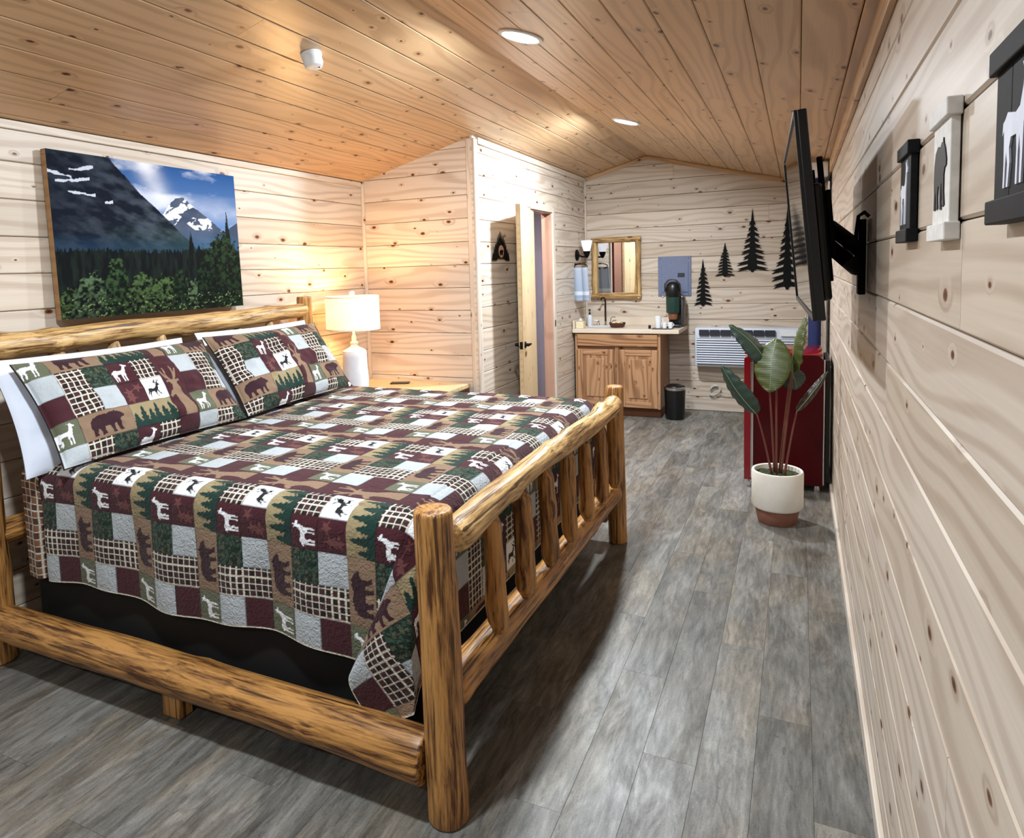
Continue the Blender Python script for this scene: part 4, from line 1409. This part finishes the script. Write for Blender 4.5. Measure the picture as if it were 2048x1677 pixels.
fc = thing('faucet', 'tall thin dark faucet with chrome handles at the vanity sink', 'faucet', (-2.0, 7.56, .947))
MB().tube([(-2.0, 7.565, .947), (-2.0, 7.565, 1.21), (-2.003, 7.552, 1.25), (-2.01, 7.52, 1.268), (-2.02, 7.48, 1.262), (-2.024, 7.465, 1.24)], .009, 12).build('spout', plain('oiled_bronze', '3b2b22', .3, .8), fc, smooth=60)
MB().lathe([(.022, .947), (.022, .955), (.013, .962), (.011, .99)], 18, (-2.0, 7.565, 0)).build('base', M_CHROME, fc, smooth=40)
for s in (-1, 1):
    hb = MB().lathe([(.019, .947), (.017, .965), (.011, .98), (.011, 1.0)], 16, (-2.0 + s * .085, 7.56, 0))
    hb.tube([(-2.0 + s * .085, 7.56, .998), (-2.0 + s * .13, 7.545, 1.006)], .006, 8)
    hb.build('handle', M_CHROME, fc, smooth=40)
sb = thing('soap_bottle', 'clear soap pump bottle beside the vanity sink', 'bottle', (-2.145, 7.42, .947))
M_CLR = plain('milky_plastic', 'cfd3da', .2, var=.02)
MB().lathe([(.026, .947), (.029, .951), (.029, 1.05), (.022, 1.072), (.010, 1.08)], 20, (-2.145, 7.42, 0)).build('bottle', M_CLR, sb, smooth=40)
pb = MB().lathe([(.012, 1.08), (.012, 1.10), (.005, 1.103), (.005, 1.125), (.012, 1.128), (.012, 1.14)], 14, (-2.145, 7.42, 0))
pb.tube([(-2.145, 7.42, 1.134), (-2.145, 7.38, 1.13)], .005, 8)
pb.build('pump', M_BLKPL, sb, smooth=40)
bw = thing('basket', 'round dark basket of cream soaps on the vanity counter', 'basket', (-1.80, 7.30, .947))
MB().lathe([(.060, .947), (.075, .958), (.088, .985), (.090, 1.0), (.084, 1.0), (.072, .965), (.0, .962)], 32, (-1.80, 7.30, 0), cap=False).build('bowl', plain('dark_wicker', '4a2016', .6, var=.3, scale=120, bump=.6), bw, smooth=40)
for k in range(5):
    a = k * 1.3
    MB().box((-1.80 + .04 * math.cos(a), 7.30 + .04 * math.sin(a), .988 + .004 * k), (.05, .032, .02), Matrix.Rotation(a + .5, 4, 'Z') @ Matrix.Rotation(.4, 4, 'X'), .006).build('soap_bar', plain('cream_soap', 'e6d3a8', .5), bw, smooth=40)
MB().tube([(-1.88, 7.30, .998), (-1.87, 7.30, 1.05), (-1.85, 7.30, 1.062), (-1.82, 7.30, 1.06)], .004, 8).build('handle', plain('brass_wire', '7d6a3a', .35, .8), bw, smooth=60)
tb_ = thing('tissue_box', 'small cream tissue box at the bathroom end of the counter', 'tissue box', (-2.175, 7.16, .947))
MB().box((-2.175, 7.16, .985), (.085, .085, .075), None, .004).build('box', plain('cream_card', 'dccfae', .7), tb_)
MB().lathe([(.012, 1.022), (.022, 1.035), (.006, 1.05), (.016, 1.062)], 12, (-2.175, 7.16, 0)).build('tissue', M_WHITE, tb_, smooth=60)
st_ = MB().lathe([(.014, .9475), (.014, .975), (.010, .985), (.003, .988)], 14, (-1.425, 7.18, 0)).build('stopper', M_BLKPL, smooth=40)
tag(st_, 'tiny black stopper standing alone mid-counter', 'stopper')

# coffee things
cmk = thing('coffee_maker', 'upright black and green pod coffee maker at the counter end', 'coffee maker', (-1.20, 7.42, .947))
M_GRN = plain('dark_green_plastic', '1f3b34', .35)
M_GUN = plain('gunmetal_plastic', '3a3638', .4)
MB().box((-1.205, 7.42, .965), (.155, .26, .034), None, .01).build('base', M_BLKPL, cmk, smooth=40)
MB().box((-1.205, 7.50, 1.14), (.135, .10, .33), None, .02).build('column', M_GUN, cmk, smooth=40)
MB().box((-1.120, 7.46, 1.115), (.032, .16, .30), None, .014).build('water_tank', M_GUN, cmk, smooth=40)
MB().lathe([(.070, 1.10), (.074, 1.11), (.076, 1.27), (.066, 1.275)], 28, (-1.215, 7.40, 0)).build('green_head', M_GRN, cmk, smooth=40)
hdn = MB()
hdn.lathe([(.074, 1.275), (.080, 1.29), (.080, 1.36), (.072, 1.405), (.045, 1.432), (.012, 1.438)], 28, (-1.215, 7.40, 0))
hdn.build('brew_head', M_BLKPL, cmk, smooth=50)
MB().tube([(-1.297, 7.37, 1.33), (-1.293, 7.35, 1.41), (-1.255, 7.335, 1.452), (-1.215, 7.33, 1.46), (-1.175, 7.335, 1.452), (-1.137, 7.35, 1.41), (-1.133, 7.37, 1.33)], .008, 10).build('lift_handle', M_GUN, cmk, smooth=60)
for s in (-1, 1):
    MB().lathe([(.010, 0), (.010, .012), (.006, .015)], 12, (-1.215 + s * .10 - (.0), 7.36, 1.275), Matrix.Rotation(PI / 2, 4, 'X')).build('hinge_cap', M_CHROME, cmk, smooth=40)
MB().lathe([(.045, 1.03), (.050, 1.04), (.056, 1.10)], 24, (-1.215, 7.40, 0)).build('spout_block', plain('copper_brown', '8a5a3e', .4), cmk, smooth=40)
tr_ = MB().box((-1.29, 7.16, .952), (.20, .13, .008), None, .003).build('tray', M_BLKPL)
tag(tr_, 'low black tray under the white cups on the counter', 'tray')
def cup(x, y, r, h, z0, label, lid=False):
    t_ = thing('cup', label, 'cup', (x, y, z0), 'cups by the coffee maker')
    MB().lathe([(r * .78, z0), (r, z0 + h), (r * .93, z0 + h), (r * .72, z0 + .006), (0, z0 + .006)], 22, (x, y, 0), cap=False).build('body', M_WHITE, t_, smooth=40)
    if lid:
        MB().lathe([(r * 1.05, z0 + h), (r * 1.05, z0 + h + .008), (r * .8, z0 + h + .016)], 22, (x, y, 0)).build('lid', M_BLKPL, t_, smooth=40)
    else:
        MB().tube([(x + r * .95, y, z0 + h * .8), (x + r * 1.5, y, z0 + h * .65), (x + r * .88, y, z0 + h * .3)], .004, 8).build('handle', M_WHITE, t_, smooth=60)
    return t_
tall = cup(-1.335, 7.18, .036, .125, .9565, 'tall white cup holding wooden stirrers on the black tray', True if False else False)
for k in range(5):
    o_ = MB().tube([(-1.335 + .012 * math.cos(k * 1.3), 7.18 + .012 * math.sin(k * 1.3), .966), (-1.335 + .05 * math.cos(k * 1.3), 7.18 + .03 * math.sin(k * 1.3), 1.135)], .003, 6).build('stirrer', plain('birch', 'd8c3a0', .7), smooth=60)
    tag(o_, 'thin birch stirrer standing in the tall white cup', 'stirrer', 'stirrers in the tall cup')
cup(-1.262, 7.145, .026, .062, .9565, 'small white mug on the black tray, left of its pair')
cup(-1.205, 7.15, .026, .062, .9565, 'small white mug on the black tray, right of its pair')
# waste bin
bn = thing('waste_bin', 'black waste bin with shiny rim beside the vanity cabinet', 'bin', (-1.165, 7.16, 0))
MB().lathe([(.092, .003), (.098, .01), (.108, .30), (.108, .325), (.102, .325), (.09, .02), (0, .016)], 36, (-1.165, 7.16, 0), cap=False).build('bucket', M_BLKPL, bn, smooth=40)
MB().lathe([(.110, .312), (.114, .318), (.114, .338), (.104, .345), (.100, .338), (.104, .32)], 36, (-1.165, 7.16, 0), cap=False).build('rim', M_CHROME, bn, smooth=40)
MB().lathe([(.098, .325), (.085, .352), (.05, .366), (.0, .37)], 36, (-1.165, 7.16, 0), cap=False).build('swing_lid', M_BLKPL, bn, smooth=40)

# mirror framed in logs
mr = thing('mirror', 'log-framed mirror on the far wall above the vanity', 'mirror', (-1.882, Y_F, 1.24))
mx0, mx1, mz0, mz1 = -2.168, -1.597, 1.245, 1.945
log('frame_log', (mx0 + .035, Y_F - .03, mz0), (mx0 + .035, Y_F - .03, mz1), .034, .032, mr, M_LOGP, 81, .10, .002, n=16)
log('frame_log', (mx1 - .035, Y_F - .03, mz0), (mx1 - .035, Y_F - .03, mz1), .034, .032, mr, M_LOGP, 82, .10, .002, n=16)
log('frame_log', (mx0, Y_F - .034, mz0 + .035), (mx1, Y_F - .034, mz0 + .035), .036, .034, mr, M_LOGP, 83, .08, .002, n=16)
log('frame_log', (mx0, Y_F - .034, mz1 - .030), (mx1, Y_F - .034, mz1 - .030), .032, .032, mr, M_LOGP, 84, .08, .002, n=16)
gl = MB().box(((mx0 + mx1) / 2, Y_F - .014, (mz0 + mz1) / 2), (mx1 - mx0 - .07, .006, mz1 - mz0 - .07)).build('glass', NT('mirror_glass').set('f2f4f4', .02, 1.0), mr)

# electrical panel
ep = thing('electrical_panel', 'grey-blue metal electrical panel on the far wall beside the mirror', 'electrical panel', (-1.239, Y_F, 1.27))
M_GB = plain('grey_blue_enamel', '6f7896', .5, var=.05)
MB().box((-1.239, Y_F - .008, 1.489), (.356, .016, .438), None, .004).build('cover', M_GB, ep)
MB().box((-1.232, Y_F - .020, 1.478), (.285, .010, .33), None, .003).build('door', M_GB, ep)
MB().box((-1.165, Y_F - .0265, 1.50), (.075, .004, .045), None, .001).build('latch', plain('dark_latch', '23262f', .4), ep)
for dx in (-.15, .15):
    for dz in (-.195, .195):
        MB().lathe([(.006, 0), (.006, .003)], 10, (-1.239 + dx, Y_F - .0165, 1.489 + dz), Matrix.Rotation(PI / 2, 4, 'X')).build('screw', M_CHROME, ep)

# cut-metal trees
def spruce(h, wd, seed, lev=9):
    g = random.Random(seed)
    a, b = [], []
    for i in range(lev):
        f = i / lev
        z = h * (.04 + .80 * f)
        step = h * .80 / lev
        ww = wd / 2 * (1 - f) ** .85 * g.uniform(.70, 1.15) + .012
        ww2 = wd / 2 * (1 - f) ** .85 * g.uniform(.82, 1.12) + .012
        core = .010 + .12 * wd * (1 - f) * g.uniform(.7, 1.2)
        a += [(-core * .9, z), (-ww, z - step * .35), (-ww * .72, z + step * .08), (-ww * .98, z + step * .12), (-core, z + step * .62)]
        b += [(core * .9, z), (ww2, z - step * .35), (ww2 * .72, z + step * .08), (ww2 * .98, z + step * .12), (core, z + step * .62)]
    return a + [(-.010, h * .86), (0, h), (.010, h * .86)] + b[::-1] + [(.014, h * .02), (.012, -.0), (-.012, 0), (-.014, h * .02)]
trees = ((-.44, 1.515, .665, .285, 'tallest complete black metal tree on the far wall'), (-.712, 1.472, .365, .175, 'smallest black metal tree, between two taller ones on the far wall'),
         (-.938, 1.158, .512, .20, 'lowest black metal tree, beside the electrical panel'), (-.105, 1.325, .86, .30, 'black metal tree partly hidden behind the television'))
for k, (tx, tz, hh, wd, lab) in enumerate(trees):
    o_ = MB().prism(spruce(hh, wd, 5 + k), .010, .014, frame((tx, Y_F, tz), (1, 0, 0), (0, 0, 1), (0, -1, 0)))
    for fz in (.25, .6):
        o_.lathe([(.006, .0), (.006, .012)], 8, (tx, Y_F, tz + hh * fz), Matrix.Rotation(PI / 2, 4, 'X'))
    o_ = o_.build('metal_tree', M_BLACK)
    tag(o_, lab, 'wall art', 'cut-metal trees')

# bear-and-trees sign on the bathroom wall
sg = thing('bear_sign', 'black metal forest silhouette with round moon and bear on the bathroom wall', 'wall art', (X_B, 5.16, 1.70))
Fg = frame((X_B, 5.16, 1.695), (0, 1, 0), (0, 0, 1), (1, 0, 0))
g = random.Random(9)
top = []
xs = np.linspace(-.17, .17, 29)
for i, x in enumerate(xs):
    env = .25 * max(.22, 1 - (abs(x) / .20) ** 1.25)
    top.append((x, env * (1.0 if i % 2 else .58) + g.uniform(-.012, .012)))
bot = [(.17, .02)] + [(.085 * math.cos(a), .01 + .05 * math.sin(a)) for a in np.linspace(0.0, PI, 12)] + [(-.17, .02)]
MB().prism(top + [(.18, .0), (.10, .0)] + [(.07, .015), (-.07, .015)] + [(-.10, .0), (-.18, .0)], .006, .010, Fg).build('forest', M_BLACK, sg)
MB().lathe([(.052, .0105), (.052, .013)], 24, (0, .075, 0)).build('moon', plain('pinkish_moon', 'b98f78', .6), sg, Fg)
MB().prism([((x - .5) * .085, .035 + y * .065) for x, y in BEAR], .0135, .016, Fg).build('bear_figure', M_BLACK, sg)

# sconce and towel
sc_ = thing('wall_sconce', 'black wall sconce with white glass shade on the bathroom wall corner', 'sconce', (X_B, 7.30, 1.75))
MB().lathe([(.062, .0), (.062, .010), (.045, .022), (.015, .028)], 28, (X_B, 7.30, 1.755), Matrix.Rotation(PI / 2, 4, 'Y')).build('back_plate', M_BLACK, sc_, smooth=40)
MB().tube([(X_B + .02, 7.30, 1.755), (X_B + .06, 7.30, 1.735), (X_B + .10, 7.30, 1.735), (X_B + .118, 7.30, 1.76)], .010, 10).build('arm', M_BLACK, sc_, smooth=60)
MB().lathe([(.008, 1.72), (.022, 1.74), (.036, 1.775), (.040, 1.795)], 24, (X_B + .118, 7.30, 0)).build('cup_holder', M_BLACK, sc_, smooth=40)
MB().lathe([(.034, 1.79), (.046, 1.83), (.056, 1.87), (.064, 1.912), (.060, 1.912), (.044, 1.84), (.03, 1.796)], 28, (X_B + .118, 7.30, 0), cap=False).build('glass_shade', emit('frosted_shade', 'e6ebff', .55), sc_, smooth=60)

tl = thing('hand_towel', 'folded pale blue hand towel hanging from a ring below the sconce', 'towel', (X_B + .06, 7.22, 1.24))
P = []
for i in range(25):
    s = i / 24 * 2 - 1
    row = []
    for z in np.linspace(0, 1, 12):
        zz = 1.245 + .37 * z
        wdt = .082 + .01 * (1 - z)
        row.append((X_B + .075 + wdt * s * .92 + .012 * (1 - z), 7.20 + .012 * math.sin(s * 5 + 1) - .01 * s, zz))
    P.append(row)
tw_m = NT('towel_terry')
tcx = tw_m.n('ShaderNodeTexCoord')
sxz = tw_m.n('ShaderNodeSeparateXYZ')
tw_m.l(tcx.outputs['Generated'], sxz.inputs[0])
bnd = tw_m.ramp(sxz.outputs[2], [(0.0, lin('c4cad6')), (.07, lin('a9b4c6')), (.10, lin('93a2ba')), (.17, lin('93a2ba')), (.19, lin('cdd3de')), (.28, lin('cdd3de')), (.30, lin('9fabc0')), (1.0, lin('aeb8ca'))])
nzz = tw_m.noise(tcx.outputs['Object'], 180.0, 2.0)
tw_m.bump(nzz, .5, .004)
M_TOW = tw_m.set(bnd, .95)
to_ = MB().grid(P).build('cloth', M_TOW, tl, smooth=180)
to_.modifiers.new('thick', 'SOLIDIFY').thickness = .022
rg = MB()
rg.tube([(X_B + .075 + .075 * math.cos(a), 7.20 + .0, 1.625 + .03 * math.sin(a)) for a in np.linspace(0, 2 * PI, 25)], .005, 8, cap=False)
rg.tube([(X_B, 7.22, 1.655), (X_B + .075, 7.20, 1.655)], .008, 8)
rg.build('towel_ring', M_BLACK, tl, smooth=60)

# wall air conditioner
ac = thing('air_conditioner', 'white through-wall air conditioner with louvred grille on the far wall', 'air conditioner', (-.49, 7.55, .52))
M_ACW = plain('ac_white', 'd5dae6', .45, var=.02)
ax0, ax1 = -1.005, .025
ay = 7.43
MB().box(((ax0 + ax1) / 2, (ay + Y_F) / 2 + .02, .725), (ax1 - ax0, Y_F - ay - .03, .42), None, .018).build('casing', M_ACW, ac, smooth=40)
for k in range(7):
    MB().box((ax0 + .10 + k * .108, ay + .012, .885), (.100, .012, .062), None, .002).build('vent_cell', plain('vent_dark', '20242e', .6) if k == 0 else bpy.data.materials['vent_dark'], ac)
MB().box((ax1 - .11, ay + .014, .885), (.15, .012, .06), None, .004).build('control_lid', M_WHITE, ac)
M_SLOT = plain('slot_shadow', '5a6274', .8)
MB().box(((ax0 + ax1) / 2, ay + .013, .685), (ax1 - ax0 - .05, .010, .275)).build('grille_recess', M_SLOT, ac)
for k in range(11):
    MB().box(((ax0 + ax1) / 2, ay + .004, .560 + k * .025), (ax1 - ax0 - .045, .020, .0145), Matrix.Rotation(-.35, 4, 'X'), .003).build('louvre', M_ACW, ac)
cc_ = MB()
for j in range(3):
    cc_.tube([(-.815 + (.048 + .006 * j) * math.cos(a), 7.622 - .006 * j, .235 + (.062 - .004 * j) * math.sin(a + .2 * j)) for a in np.linspace(0, 2 * PI, 25)], .005, 8, cap=False)
cc_.tube([(-.77, 7.62, .20), (-.70, 7.625, .185), (-.60, 7.63, .18), (-.50, 7.63, .20)], .005, 8)
cc_ = cc_.build('coiled_cord', plain('grey_white_cord', 'c9c7c2', .5), smooth=60)
tag(cc_, 'coiled whitish power cord on the wall under the air conditioner', 'cord')
